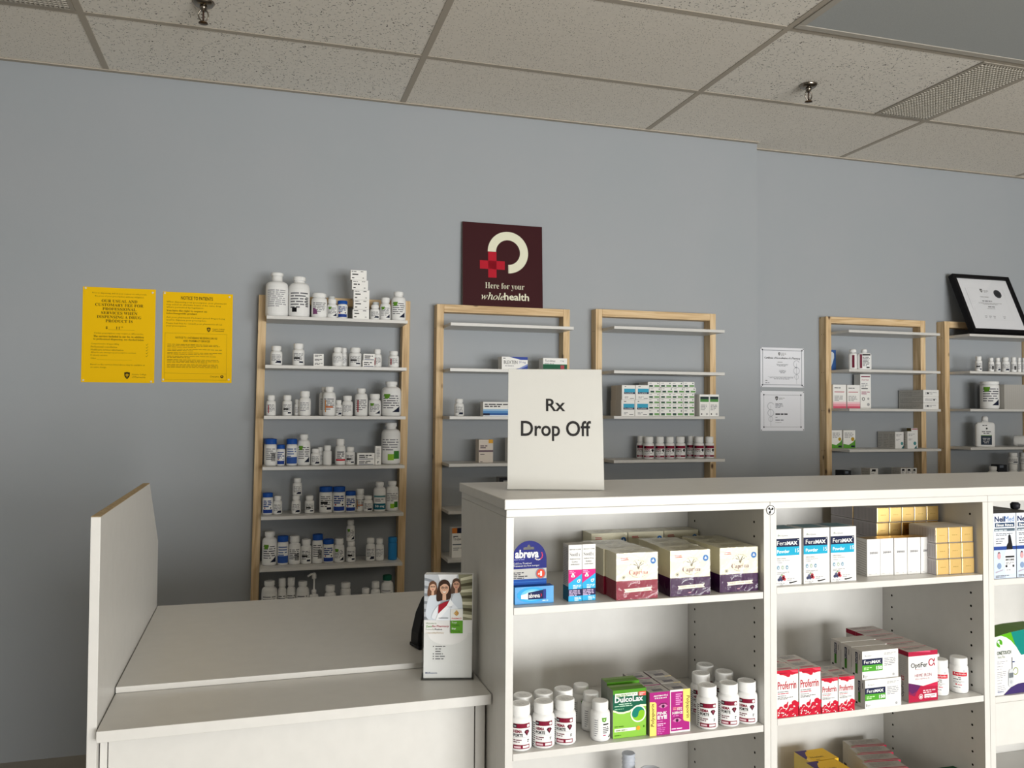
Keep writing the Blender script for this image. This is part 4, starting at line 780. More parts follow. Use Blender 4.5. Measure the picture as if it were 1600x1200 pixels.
        F.rect(w * .06, w * .94, h * .78, h * .9, M('2F3B3F')); F.rect(w * .06, w * .94, h * .66, h * .78, M('55914F')); F.para(w * .12, w * .8, h * .56, 4, h * .07, LG, rng=rng); F.disc(w * .2, h * .1, w * .07, dk, 2, n=10); F.disc(w * .75, h * .1, w * .1, LG, 2, n=12)
    elif st == 'bluewhite': F.rect(0, w, 0, h, M('3B5F9A')); F.poly([(0, h * .12), (w * .1, h * .2), (w * .62, h * .62), (w * .6, h * .82), (w * .3, h * .9), (0, h * .9)], M('C9D0D6'), 2)
    elif st == 'pinkbox':
        F.rect(0, w, 0, h * .10, M('D9667C')); F.rect(0, w, h * .10, h * .2, M('EBA3AF')); F.rect(0, w, h * .2, h * .28, M('F2CDD2')); F.para(w * .1, w * .9, h * .9, 1, h * .05, K, rng=rng); F.rect(w * .1, w * .85, h * .68, h * .71, M('B5485A'), 2); F.para(w * .1, w * .8, h * .56, 4, h * .06, LG, rng=rng)
    elif st == 'pinktall':
        F.rect(w * .08, w * .92, h * .92, h * .95, M('8C4A58')); F.text('Starter', w * .12, h * .82, w * .7, h * .05, M('B0344E'), res=1); F.para(w * .1, w * .8, h * .76, 3, h * .045, LG, rng=rng); F.rect(w * .1, w * .7, h * .57, h * .6, dk, 2); F.para(w * .1, w * .9, h * .52, 2, h * .05, M('B0788A'), rng=rng)
        F.ring(w * .28, h * .28, w * .14, w * .05, dk, 2, n=12); F.disc(w * .74, h * .29, w * .1, LG, 2, n=10); F.disc(w * .74, h * .12, w * .13, LG, 2, n=10)
    elif st == 'shadedlong':
        Lf.para(d * .05, d * .95, h * .85, 3, h * .24, M('A8A6A0'), rng=rng, fill=.35); F.disc(w * .3 if rng.random() < .6 else w * .7, h * .5, h * .16, M('34363A'), 2, n=10); F.para(w * .12, w * .9, h * .75, 2, h * .2, LG, rng=rng)
    elif st == 'greencurve':
        F.poly([(0, 0), (w, 0), (w, h * .5), (w * .82, h * .34), (w * .45, h * .18), (0, h * .24)], M('5E9B3C')); F.disc(w * .78, h * .5, w * .14, M('B8962E'), 2, n=14); F.para(w * .1, w * .85, h * .9, 4, h * .08, LG, rng=rng); F.rect(w * .64, w * .95, h * .05, h * .14, NAVY, 3)
        T.rect(0, w, 0, d, M('7E8A6A'))
    elif st in ('shadedteal', 'shadedlow'):
        F.disc(w * .8, h * .3, w * .16, M('4E8C8E'), 2, n=14); F.poly([(w * .72, 0), (w, 0), (w, h * .2)], M('356A6E'), 2); F.para(w * .12, w * .8, h * .9, 2, h * .08, LG, rng=rng); F.para(w * .12, w * .6, h * .6, 2, h * .06, LG, rng=rng)
        Lf.para(d * .1, d * .9, h * .9, 8, h * .1, M('B0AEA9'), rng=rng, fill=.4)
        if st == 'shadedlow': F.rect(w * .2, w * .7, h * .86, h * .96, K, 3)
    elif st == 'redyellow': F.rect(w * .1, w, h * .93, h * .97, M('A03A44'), 2); F.para(w * .2, w * .9, h * .8, 2, h * .06, LG, rng=rng)
    elif st == 'greybig':
        n = 26
        for i in range(n): F.rect(w * (i + .2) / n, w * (i + .55) / n, 0, h, M('A5A29C'), 1)
    elif st == 'darklow': F.rect(w * .15, w * .6, h * .84, h * .97, M('6F7782'), 2)
    o = b.build(name); o.location = (x, y, z + .0004); o.rotation_euler = (0, 0, rz); tag(o, label, cat, group)
    return o
for q in CARTONS: carton(*q)
# ================================================================== notices, signs, certificates on the back wall
YEL = M('F6C400', .6); YK = M('3A2E08', .6); YD = M('5E4C10', .6); PIN = M('E8E2D0', .3)
def sheet(name, x, y, z, w, h, mat, th=.0012):
    t = empty(name, (x, y, z)); b = MB(); b.box(0, w, 0, th, 0, h, mat); return t, b
t, b = sheet('notice_poster', -.700, YW - .0024, 1.503, .276, .391, YEL)
tag(t, 'yellow notice headed with the usual and customary dispensing fee', 'poster', 'yellow notices pinned to the wall')
F = front(b); w_, h_ = .276, .391
for i, s in enumerate(('Prior to dispensing, and on your request we will provide', 'the price of your prescription without obligation.')):
    F.ctext(s, w_ / 2, h_ - .028 - i * .0125, [.205, .188][i], .0075, YD, res=1)
for i, (s, ww) in enumerate((('OUR USUAL AND', .135), ('CUSTOMARY FEE FOR', .182), ('PROFESSIONAL', .127), ('SERVICES WHEN', .137), ('DISPENSING A DRUG', .168), ('PRODUCT IS', .102))):
    F.ctext(serif(s), w_ / 2, h_ - .061 - i * .0165, ww, .0118, YK)
F.text('$', .088, h_ - .172, .007, .012, YK, bold=.02); F.text('11', .128, h_ - .171, .012, .011, YK, bold=.02); F.text('99', .144, h_ - .165, .009, .006, YK, res=1); F.rect(.098, .197, h_ - .174, h_ - .1732, YD)
F.ctext('Certain prescriptions may require a different fee.', w_ / 2, h_ - .193, .188, .0075, YD, res=1)
F.ctext(serif('The services included in our fee, in addition'), w_ / 2, h_ - .2065, .19, .009, YK, res=1)
F.ctext(serif('to professional dispensing, are checked below'), w_ / 2, h_ - .2185, .19, .009, YK, res=1)
for i, (s, ww) in enumerate((('Comprehensive drug profiling', .105), ('Professional consultation', .098), ('Healthcare services information', .122), ('After-hours emergency prescription services', .17), ('Delivery service', .062), ('Other', .02))):
    F.text(s, .034, h_ - .237 - i * .0118, ww, .0076, YD, res=1)
    if i < 5:
        u = .242; v = h_ - .235 - i * .0118; F.poly([(u, v + .003), (u + .001, v + .004), (u + .003, v + .0012), (u + .008, v + .0085), (u + .0086, v + .008), (u + .003, v - .0008)], YD)
F.rect(.056, .19, h_ - .298, h_ - .2975, YD)
F.text('Based on the services listed above may be available at', .034, h_ - .322, .205, .0075, YD, res=1); F.text('an extra charge.', .034, h_ - .3335, .06, .0075, YD, res=1)
def shield(F, u, v, s, mat, mark):
    F.poly([(u - s, v + s * 1.1), (u, v + s * 1.3), (u + s, v + s * 1.1), (u + s * .9, v - s * .2), (u + s * .5, v - s * .9), (u, v - s * 1.4), (u - s * .5, v - s * .9), (u - s * .9, v - s * .2)], mat, 2)
    F.ring(u, v + s * .15, s * .5, s * .2, mark, 3, n=14); F.rect(u - s * .09, u + s * .09, v - s * .8, v + s * .6, mark, 3)
shield(F, .172, .030, .011, YK, YEL)
F.text('Ontario College', .19, .030, .055, .008, YD, res=1); F.text('of Pharmacists', .19, .020, .052, .008, YD, res=1)
b.build('paper', t)
for u, v in ((.01, h_ - .006), (w_ - .012, h_ - .014), (.008, .008), (w_ - .012, .006)):
    b = MB(); b.lathe([(.0042, 0), (.0042, .0015), (.0025, .003)], PIN, 12); o = b.build('pin', t); o.rotation_euler = (PI / 2, 0, 0); o.location = (u, -.0006, v)

t, b = sheet('notice_poster', -.3955, YW - .0024, 1.508, .2775, .3795, YEL)
tag(t, 'yellow notice to patients in two framed sections', 'poster', 'yellow notices pinned to the wall')
F = front(b); w_, h_ = .2775, .3795
F.text('NOTICE TO PATIENTS', .07, h_ - .031, .127, .0145, YK, bold=.015)
L_ = (('When dispensing your prescription, your pharmacist', .238), ('may select an alternate brand of the same drug', .215), ('where permitted by legislation.', .147))
for i, (s, ww) in enumerate(L_): F.text(s, .014, h_ - .047 - i * .0112, ww, .0085, YD, res=1)
F.text(serif('You have the right to request an'), .014, h_ - .084, .16, .009, YK, res=1); F.text(serif('interchangeable product.'), .014, h_ - .0955, .122, .009, YK, res=1)
F.text('Ask your pharmacist if a lower priced drug is being', .014, h_ - .112, .232, .0085, YD, res=1); F.text('used to dispense your prescription.', .014, h_ - .123, .158, .0085, YD, res=1)
F.text('Please feel free to consult your pharmacist about', .014, h_ - .137, .222, .0085, YD, res=1); F.text('your prescription.', .014, h_ - .148, .08, .0085, YD, res=1)
shield(F, .182, h_ - .155, .0075, YK, YEL); F.text('Ontario College', .196, h_ - .1545, .05, .005, YK, res=1, bold=.02); F.text('of Pharmacists', .196, h_ - .1615, .047, .005, YK, res=1, bold=.02)
for a in ((.010, .256, h_ - .1735, h_ - .1728), (.010, .256, .0105, .0112), (.010, .256, .0375, .0382), (.010, .0107, .0105, h_ - .173), (.2553, .256, .0105, h_ - .173)): F.rect(*a, YD, 1)
F.text('NOTICE TO ONTARIANS RECEIVING DRUGS', .051, h_ - .196, .166, .0085, YK, bold=.01, res=1); F.text('AND PHARMACY SERVICES', .082, h_ - .209, .106, .0085, YK, bold=.01, res=1)
rg = random.Random(3); v = h_ - .216
for n, last in ((3, .5), (2, .45), (2, .8), (2, .4), (3, .7), (3, .9)):
    F.para(.020, .245, v, n, .0056, M('937A12', .6), last=last, rng=rg, fill=.4); v -= n * .0056 + .0035
F.text('Ontario', .19, .022, .038, .008, YK, res=1); F.disc(.238, .026, .0065, YK, 2); F.disc(.238, .027, .0022, YEL, 3)
b.build('paper', t)
for u, v in ((.006, h_ - .006), (w_ - .014, h_ - .012), (.006, .010), (w_ - .012, .014)):
    b = MB(); b.lathe([(.0042, 0), (.0042, .0015), (.0025, .003)], PIN, 12); o = b.build('pin', t); o.rotation_euler = (PI / 2, 0, 0); o.location = (u, -.0006, v)

# maroon sign on the second rack
MRN = M('3C171B', .6); CREAM = M('E6E4CC', .55)
t = empty('advertising_sign', (.884, 3.7415, 1.8785), rx=-math.radians(2.6)); tag(t, 'square maroon sign with cream ring and red cross on top of a rack', 'sign')
b = MB(); w_, h_ = .388, .392; b.box(0, w_, 0, .006, 0, h_, MRN, {'left': M('8F8A80'), 'right': M('8F8A80'), 'top': M('8F8A80')})
F = front(b); cu, cv, r = .2185, .2585, .0985
F.ring(cu, cv, r, .040, CREAM, 1, a0=-PI / 2, a1=PI, n=48)
F.rect(cu - .0, cu + .004, cv - r, cv - r + .040, CREAM, 1)
RC = M('B5162B', .5)
F.rect(.082, .202, .1755, .2155, RC, 2); F.rect(.122, .162, .136, .2575, RC, 2)
F.text(serif('Here for your'), .107, .077, .19, .036, CREAM, bold=-.012); F.text(ital('whole'), .087, .032, .110, .0335, CREAM, bold=.008, shear=.1); F.text('health', .198, .0325, .122, .0345, CREAM, bold=.022)
b.build('panel', t)

# certificates pinned on the recessed wall
def cert(z, label, second):
    t, b = sheet('certificate', 2.5305, YR - .002, z, .268, .211, M('E4E5EA', .6), .0008); tag(t, label, 'certificate', 'certificates pinned to the wall')
    F = front(b); G = M('6A6C72', .6); G2 = M('A5A7AE', .6); k = .004 if not second else .0012; ins = .012 if not second else .02
    for a in ((ins, .268 - ins, ins, ins + k), (ins, .268 - ins, .211 - ins - k, .211 - ins), (ins, ins + k, ins, .211 - ins), (.268 - ins - k, .268 - ins, ins, .211 - ins)): F.rect(*a, G2 if not second else G, 1)
    for u, v in ((ins, ins), (.268 - ins, ins), (ins, .211 - ins), (.268 - ins, .211 - ins)): F.disc(u, v, .0045, M('55565C'), 2, n=10)
    rg = random.Random(5 + second)
    if not second:
        shield(F, .115, .178, .0065, K, WH); F.para(.126, .158, .187, 3, .006, LG, rng=rg)
        F.ctext('Certificate of Accreditation of a Pharmacy', .134, .148, .222, .014, K, bold=.02, res=1)
        F.para(.104, .162, .14, 1, .008, LG, rng=rg); F.para(.095, .172, .127, 3, .0048, G, rng=rg, center=True, fill=.4); F.para(.112, .158, .095, 3, .0062, G, rng=rg, center=True, fill=.4)
        F.rect(.045, .215, .0565, .0572, G); F.para(.05, .21, .056, 2, .006, G, rng=rg, center=True, fill=.4); F.para(.03, .05, .04, 1, .006, G, rng=rg); F.para(.03, .07, .028, 1, .006, G, rng=rg)
        cu, cv, sgn = .222, .09, 1
    else:
        shield(F, .098, .172, .0085, K, WH); F.para(.112, .148, .178, 2, .006, LG, rng=rg)
        F.para(.09, .14, .15, 4, .0068, G, rng=rg, fill=.4); F.para(.09, .215, .094, 1, .0085, K, rng=rg, fill=.75); F.para(.09, .11, .075, 1, .005, G, rng=rg); F.para(.09, .18, .063, 1, .008, G, rng=rg); F.para(.09, .15, .048, 1, .005, LG, rng=rg)
        cu, cv, sgn = .062, .095, 1
    F.ring(cu, cv + .036, .021, .0045, M('C0C2C8'), 1, a0=.5, a1=4.6, n=20); F.ring(cu, cv, .020, .004, M('C0C2C8'), 1); F.ring(cu, cv - .033, .014, .003, M('C0C2C8'), 1); F.rect(cu - .0012, cu + .0012, cv - .07, cv + .04, M('C0C2C8'), 1)
    b.build('paper', t)
    for u, v in ((.004, .207), (.264, .206), (.005, .004), (.263, .005)):
        b = MB(); b.lathe([(.003, 0), (.003, .001), (.002, .002)], M('77787C', .4), 10); o = b.build('pin', t); o.rotation_euler = (PI / 2, 0, 0); o.location = (u, -.0004, v)
cert(1.5285, 'white pharmacy accreditation certificate with bold heading, upper of two', 0)
cert(1.2975, 'white manager certificate with faint emblem on its left, lower of two', 1)

# black framed certificate leaning on the right-hand rack
lean = math.atan2(.150, .345)
t = empty('framed_certificate', (3.742, 3.6775, 1.8415), rx=-lean); tag(t, 'black framed certificate leaning on the top shelf of the rightmost rack', 'picture frame')
b = MB(); w_, h_ = .405, .372; fw = .021; BLK = M('141416', .35)
for a in ((0, w_, 0, fw), (0, w_, h_ - fw, h_), (0, fw, fw, h_ - fw), (w_ - fw, w_, fw, h_ - fw)): b.box(a[0], a[1], -.012, .022, a[2], a[3], BLK)
b.build('frame', t, bevel=.0015)
b = MB(); b.box(fw, w_ - fw, 0, .018, fw, h_ - fw, M('E2E3E6', .5)); F = front(b); rg = random.Random(11)
F.rect(.066, .0672, .15, .29, GR); F.rect(.335, .3358, .24, .30, LG)
for a in ((.08, .33, .29, .2908), (.08, .33, .085, .0858), (.08, .0808, .085, .29), (.33, .3308, .085, .29)): F.rect(*a, M('C9CACD'), 1)
shield(F, .175, .275, .009, K, WH); F.para(.19, .225, .282, 3, .006, LG, rng=rg)
F.disc(.285, .258, .027, M('2E3034'), 2); F.ring(.285, .258, .022, .002, M('55575C'), 3)
F.para(.15, .25, .24, 1, .009, LG, rng=rg); F.para(.155, .27, .214, 1, .010, GR, rng=rg); F.para(.12, .29, .198, 2, .007, LG, rng=rg, center=True); F.para(.18, .26, .176, 1, .009, GR, rng=rg); F.para(.17, .26, .162, 1, .006, LG, rng=rg)
for u in (.13, .16, .19, .26): F.para(u, u + .02, .115, 2, .01, M('B4B5B9'), rng=rg)
b.build('document', t)
b = MB(); b.box(fw, w_ - fw, -.0045, -.003, fw, h_ - fw, M('FFFFFF'))
gm, nt, pb, N, L = nodes('picture_glass'); tr = N('ShaderNodeBsdfTransparent'); gl = N('ShaderNodeBsdfGlossy'); gl.inputs['Roughness'].default_value = .03
fz = sheen(N, L); mx = N('ShaderNodeMixShader'); L(fz.outputs[0], mx.inputs[0]); L(tr.outputs[0], mx.inputs[1]); L(gl.outputs[0], mx.inputs[2]); L(mx.outputs[0], nt.nodes['Material Output'].inputs[0])
b.mats = [gm]; b.build('glass', t)

# ================================================================== lower counter
t = empty('service_counter', (-.262, 1.6, 0)); tag(t, 'low white laminate counter with a raised rear top and tall end panel', 'counter')
ox, oy = -.262, 1.6
def cb(name, x0, x1, y0, y1, z0, z1, mat, bev=.001, mats=None):
    b = MB(); b.box(x0 - ox, x1 - ox, y0 - oy, y1 - oy, z0, z1, mat, mats); return b.build(name, t, bevel=bev)
cb('worktop', -.2605, .4405, 1.595, 1.8010, .8257, .8453, LAM)
b = MB(); b.prism([(-.2605 - ox, 1.7965 - oy), (.4405 - ox, 1.7965 - oy), (.4405 - ox, 1.876 - oy), (1.25 - ox, 1.876 - oy), (1.25 - ox, 2.498 - oy), (-.2605 - ox, 2.498 - oy)], .8458, .8575, LAM, axis='z')
b.build('raised_top', t, fix=True, bevel=.001)
b = MB(); pts = [(1.632, 0), (2.4985, 0), (2.4985, 1.035), (2.30, 1.2095), (1.605, 1.2095), (1.632, .8257)]
pts = [(1.625, 0), (2.4985, 0), (2.4985, 1.035), (2.292, 1.2095), (1.610, 1.2095)]
b.prism([(q[0] - oy, q[1]) for q in pts], -.0165, -.0006, LAM, axis='x', side=LAM)
n = len(b.f)
b.build('end_panel', t, fix=True, bevel=.0008)
b = MB(); b.box(-.0163, -.0008, 1.612 - oy, 2.291 - oy, 1.2098, 1.2106, MDF); b.build('panel_top_edge', t)
cb('end_strip', -.2605, -.2485, 1.6355, 1.655, .02, .8255, LAM)
cb('front_panel', -.2470, .4165, 1.6355, 1.652, .02, .8255, LAM)
cb('end_strip', .4185, .4385, 1.6355, 1.655, .02, .8255, LAM)
cb('back_panel', -.2600, .4385, 2.40, 2.416, .0, .845, LAM)
cb('carcass_side', .4185, .4340, 1.66, 2.40, 0, .8255, LAM); cb('carcass_side', -.2600, -.2445, 1.66, 2.40, 0, .8255, LAM)

# ================================================================== tall shelving unit and its top
YU = 1.5056; YB = 1.868
HOLE = M('15130F', .8)
def bay(x0, x1, label, shelves, fascia=None, nohole=False):
    t = empty('shelving_cabinet', (x0, YU, 0)); tag(t, label, 'shelving', 'white shelving cabinets in a row')
    W_ = x1 - x0; pt = .0148; D_ = YB - YU; zt = 1.2138
    g = .0004
    for s, a in (('l', g), ('r', W_ - pt)):
        b = MB(); b.box(a, a + pt - g, 0, D_, 0, 1.1995, LAM)
        sx = a + pt - g + .0003 if s == 'l' else a - .0003
        for yy in (.035, .285):
            z = .10
            while z < 1.19:
                rr = .0028; p = [(sx, yy + rr * math.cos(PI * 2 * k / 10), z + rr * math.sin(PI * 2 * k / 10)) for k in range(10)]
                if all(abs(z - (sz - .007)) > .012 for sz in shelves): b.face(p if s == 'l' else list(reversed(p)), HOLE)
                z += .0297
        b.build('side_panel', t)
    b = MB(); b.box(g, W_ - g, 0, D_, 1.1998, zt, LAM); b.build('top_rail', t, bevel=.0007)
    b = MB(); b.box(pt + g, W_ - pt - g, .318, .326, .05, 1.1995, LAM); b.build('back_panel', t)
    for i, z in enumerate(shelves):
        b = MB(); b.box(pt + .0012, W_ - pt - .0012, .001, .317, z - .0136, z, LAM); b.build('shelf', t, bevel=.0007)
    if fascia:
        b = MB(); b.box(pt + .0012, W_ - pt - .0012, .001, .015, fascia[0], fascia[1], LAM); b.build('shelf_apron', t, bevel=.0007)
    b = MB(); b.box(pt, W_ - pt, .04, .055, 0, .05, LAM); b.build('plinth', t)
    return t
Z1A, Z1B, Z2A, Z2B, Z3A, Z3B = 1.0312, .7623, 1.0384, .7710, 1.0248, .7637
bay(.4419, 1.0067, 'white shelving bay with boxed bar soap on its upper shelf', [Z1A, Z1B, .49, .22, .06])
bay(1.0067, 1.5694, 'white shelving bay with gold-ended cartons on its upper shelf', [Z2A, Z2B, .50, .22, .06])
bay(1.5694, 2.1321, 'white shelving bay cut by the right edge with sinus rinse cartons', [Z3A, Z3B, .48, .22, .06], fascia=(.655, .7635 - .0136 - .0002))
for k, wd in enumerate(('first', 'second', 'third', 'fourth')):   # the run of cabinets goes on past the frame
    bay(2.1321 + .5627 * k, 2.1321 + .5627 * (k + 1), f'empty white shelving bay outside the photo, {wd} beyond the right edge', [1.03, .76, .48, .22, .06])
b = MB(); b.box(0, 3.946, 0, .371, 0, .0194, LAM); o = b.build('counter_top', bevel=.0015); o.location = (.4375, 1.5012, 1.2142)
tag(o, 'long white laminate top lying across the shelving cabinets', 'counter top')

# round sticker where two bays meet
b = MB(); b.lathe([(.0102, 0), (.0102, .0006)], M('F4F4F2', .4), 32)
F = Fr(b, lambda u, v, l: (u, v, .0006 + EPS * l)); F.ring(0, 0, .0102, .0014, K, 1)
for a in (0.5, 2.4, 4.3): 
    F.disc(.0048 * math.cos(a), .0048 * math.sin(a), .0026, K, 1, n=10); F.poly([(.0015 * math.cos(a + 1.2), .0015 * math.sin(a + 1.2)), (.005 * math.cos(a + .2), .005 * math.sin(a + .2)), (.002 * math.cos(a - 1), .002 * math.sin(a - 1))], K, 2)
F.disc(-.002, -.006, .0018, K, 2, n=8)
o = b.build('round_sticker'); o.location = (1.0075, YU - .0004, 1.1976); o.rotation_euler = (PI / 2, 0, 0); tag(o, 'small round black and white sticker where two shelving bays meet', 'sticker')

# drop-off sign: paper in a slanted clear stand
lean = math.radians(13.5); SW, SHT = .2027, .262
t = empty('sign_holder', (.4922, 1.6733, 1.2348), rz=-math.radians(17.1), rx=-lean); tag(t, 'white drop-off sign in a clear stand on the shelving top', 'sign')
b = MB(); b.box(.0012, SW - .0012, .0012, .002, .0015, SHT - .0015, M('D6D3CD', .5)); F = Fr(b, lambda u, v, l: (u, .0012 - EPS * l, v))
F.text('Rx', .0816, .1680, .0410, .0272, K, bold=.016, res=4); F.text('Drop Off', .0285, .1035, .1480, .0435, K, bold=.016, res=4)
b.build('paper', t)
AC, nt, pb, N, L = nodes('acrylic_sheet'); tr = N('ShaderNodeBsdfTransparent'); tr.inputs[0].default_value = (.985, .99, .99, 1); gl = N('ShaderNodeBsdfGlossy'); gl.inputs['Roughness'].default_value = .05
fz = sheen(N, L); mx = N('ShaderNodeMixShader'); L(fz.outputs[0], mx.inputs[0]); L(tr.outputs[0], mx.inputs[1]); L(gl.outputs[0], mx.inputs[2]); L(mx.outputs[0], nt.nodes['Material Output'].inputs[0])
b = MB(); b.box(0, SW, -.0004, .0010, 0, SHT, AC); b.box(0, SW, .0022, .0036, 0, SHT, AC); b.build('acrylic_sleeve', t)
b = MB(); tn = math.tan(lean); foot = [(.004, .0008 + .004 * tn), (.085, .0008 + .085 * tn), (.085, .0022 + .085 * tn), (.004, .0022 + .004 * tn)]
b.prism(foot, .0, SW, AC, axis='x'); b.build('foot', t, fix=True)

# ================================================================== leaflet holder on the lower counter
t = empty('leaflet_holder', (.3285, 1.722, .8456), rz=math.radians(-14)); tag(t, 'clear leaflet holder on the lower counter beside the shelving', 'leaflet holder')
b = MB(); w_ = .102
nt_ = [(-.002, 0), (w_ + .002, 0), (w_ + .002, .095)] + [(w_ * .5 + w_ * .40 * math.cos(PI * k / 16), .095 - w_ * .24 * math.sin(PI * k / 16)) for k in range(17)] + [(-.002, .095)]
b.prism(nt_, -.006, -.0045, AC); b.box(-.002, w_ + .002, .034, .0355, 0, .175, AC)
b.box(-.002, -.0005, -.006, .0355, 0, .11, AC); b.box(w_ + .0005, w_ + .002, -.006, .0355, 0, .11, AC); b.box(-.002, w_ + .002, -.006, .0355, 0, .002, AC)
b.build('pocket', t)
b = MB(); b.box(-.004, w_ + .004, -.012, .04, 0, .003, AC); b.build('base', t)
# leaflets: a short pile, each one a thing; the front one carries the print
SKIN = M('D9AE93', .5); SKIN2 = M('C99C82', .5); HAIR = M('3E2B22', .6); HAIR2 = M('6A4A38', .6); HAIR3 = M('5A463A', .6); COAT = M('E9EEF3', .5); COAT2 = M('D3DBE3', .5)
tf = Matrix.Translation(t.location) @ Matrix.Rotation(math.radians(-14), 4, 'Z')
def leaflet(k, label, printed):
    t = empty('leaflet'); t.matrix_world = tf @ Matrix.Translation((.0015, -.0036 + k * .0046, .0035)) @ Matrix.Rotation(-math.radians(2.4), 4, 'X') @ Matrix.Rotation(math.radians(.15 * k), 4, 'Y')
    tag(t, label, 'leaflet', 'leaflets in the clear holder')
    b = MB(); w, h = .099, .2095
    b.box(0, w, 0, .0012, 0, h, WH)
    F = front(b)
    if printed:
        v0 = .1165
        F.rect(0, w, v0, h, M('B9BDC2', .5), 1)
        # store shelves behind the three people
        for i in range(6): F.poly([(0, h - .006 - i * .016), (.02, h - .012 - i * .0145), (.02, h - .017 - i * .0145), (0, h - .012 - i * .016)], M('84898F'), 2)
        F.poly([(.070, h), (w, h), (w, v0), (.078, v0)], M('8A8970'), 2)
        for i in range(7): F.poly([(.0745, h - .008 - i * .012), (w, h - .002 - i * .0135), (w, h - .009 - i * .0135), (.0745, h - .013 - i * .012)], M('4E4B38') if i % 2 else M('CFCDB4'), 3)
        F.poly([(.028, h), (.068, h), (.062, h - .02), (.034, h - .02)], M('E6E8EA'), 2)
        def soft(P):
            for _ in range(2):
                Q = []
                for i in range(len(P)):
                    (a, c), (e, g) = P[i], P[(i + 1) % len(P)]; Q += [(a * .75 + e * .25, c * .75 + g * .25), (a * .25 + e * .75, c * .25 + g * .75)]
                P = Q
            return P
        def person(u, v, s, hair, skin, coat, l, body, glasses):
            F.poly([(a, max(c, v0)) for a, c in soft(body)], coat, l)
            F.poly(soft([(u - s * .98, v + s * .2), (u - s * .8, v + s * 1.1), (u, v + s * 1.5), (u + s * .8, v + s * 1.1), (u + s * 1.0, v + s * .1), (u + s * 1.15, v - s * 1.5), (u + s * .5, v - s * 1.9), (u - s * .5, v - s * 1.9), (u - s * 1.2, v - s * 2.2), (u - s * 1.3, v - s * 1.2)]), hair, l + 1)
            F.poly([(u - s * .28, v - s * .8), (u + s * .28, v - s * .8), (u + s * .3, v - s * 1.9), (u - s * .3, v - s * 1.9)], skin, l + 2)
            F.disc(u, v, s * .72, skin, l + 3, rv=s * 1.02)
            F.poly([(u - s * .72, v + s * .3), (u - s * .5, v + s * .95), (u, v + s * 1.12), (u + s * .5, v + s * .95), (u + s * .72, v + s * .3), (u + s * .3, v + s * .72), (u - s * .15, v + s * .72)], hair, l + 4)
            for q in (-1, 1):
                F.disc(u + q * s * .3, v + s * .12, s * .09, K, l + 4, n=8)
                if glasses: F.ring(u + q * s * .31, v + s * .10, s * .25, s * .07, K, l + 5, n=14, rv=s * .21)
            if glasses: F.rect(u - s * .08, u + s * .08, v + s * .1, v + s * .16, K, l + 5)
            F.poly([(u - s * .05, v), (u + s * .08, v - s * .3), (u - s * .08, v - s * .3)], M('B98A72'), l + 4)
            F.poly([(u - s * .32, v - s * .46), (u, v - s * .54), (u + s * .32, v - s * .46), (u + s * .12, v - s * .68), (u - s * .12, v - s * .68)], M('F4F0EC') if s > .0115 else M('A8525A'), l + 4)
        person(.0175, .184, .0088, HAIR2, SKIN, COAT2, 4, [(.001, v0), (.006, .155), (.012, .169), (.026, .168), (.034, .155), (.036, v0)], True)
        person(.066, .189, .0092, HAIR3, SKIN2, COAT2, 4, [(.052, v0), (.056, .160), (.063, .173), (.073, .173), (.079, .158), (.080, v0)], True)
        person(.0415, .1815, .0128, HAIR, SKIN, COAT, 12, [(.014, v0), (.018, .134), (.032, .151), (.050, .156), (.062, .150), (.073, .136), (.076, v0)], True)
        F.poly([(.030, .148), (.040, .153), (.0545, .157), (.047, .147), (.029, .130)], M('A31F2E'), 18)
        F.poly([(.0535, .160), (.061, .150), (.052, .143), (.030, v0 + .001), (.024, v0 + .001), (.029, .13), (.047, .147)], M('F6F8FA'), 19)
        F.rect(.048, .058, .1435, .1442, GR, 19); F.rect(.03, .05, .1208, .1222, GR, 19)
        F.rect(.0545, .080, v0 - .0005, .1395, M('E6E7E2'), 20); F.disc(.067, .131, .0045, M('B98A4A'), 21, n=12); F.disc(.063, .131, .002, M('D9C089'), 22, n=10); F.rect(.0655, .0685, .126, .137, M('C9A15A'), 22)
        F.text('PHARMACY', .057, .119, .021, .0032, RED, l=21, res=1, bold=.02)
        F.rect(.055, .080, .0905, v0, M('5E9A2E'), 20); F.text('Your', .057, .1105, .011, .0042, WH, l=21, res=1); F.text('Health', .057, .1045, .016, .0046, M('2B4A1A'), l=21, res=1); F.text('Our', .057, .098, .009, .0042, WH, l=21, res=1, bold=.03); F.text('Priority', .057, .0920, .018, .0048, M('2B4A1A'), l=21, res=1)
        F.text('Welcome to', .004, .1085, .022, .0036, M('6F8F5A'), l=3, res=1); F.text('Zeno', .004, .1020, .013, .0044, M('5F9A3A'), l=3, res=1, bold=.02); F.text('Rx Pharmacy', .0175, .1012, .034, .0052, M('A83246'), l=3, res=1, bold=.02)
        F.text('Formerly', .004, .0955, .017, .0042, M('7F8F6A'), l=3, res=1); F.text('Fusion', .0225, .0962, .015, .0036, K, l=3, res=1, bold=.02); F.text('Compounding Pharmacy', .004, .0885, .037, .0042, M('B89A6A'), l=3, res=1)
        rg = random.Random(2)
        for i, v in enumerate((.066, .061, .056, .051, .046, .041)):
            F.para(.024, .024 + (.034, .024, .018, .026, .036, .028)[i], v, 1, .0036, GR, rng=rg, l=3)
            if i not in (1, 2): F.rect(.019, .021, v - .0035, v - .0015, K, 3)
        F.text('McKesson', .004, .0085, .024, .0036, M('3A4A7A'), l=3, res=1, bold=.02)
    b.build('paper', t)
    return t
leaflet(0, 'printed leaflet in front showing three women in white coats', True)
for k in range(1, 6): leaflet(k, 'blank-edged leaflet behind the front one in the clear holder', False)

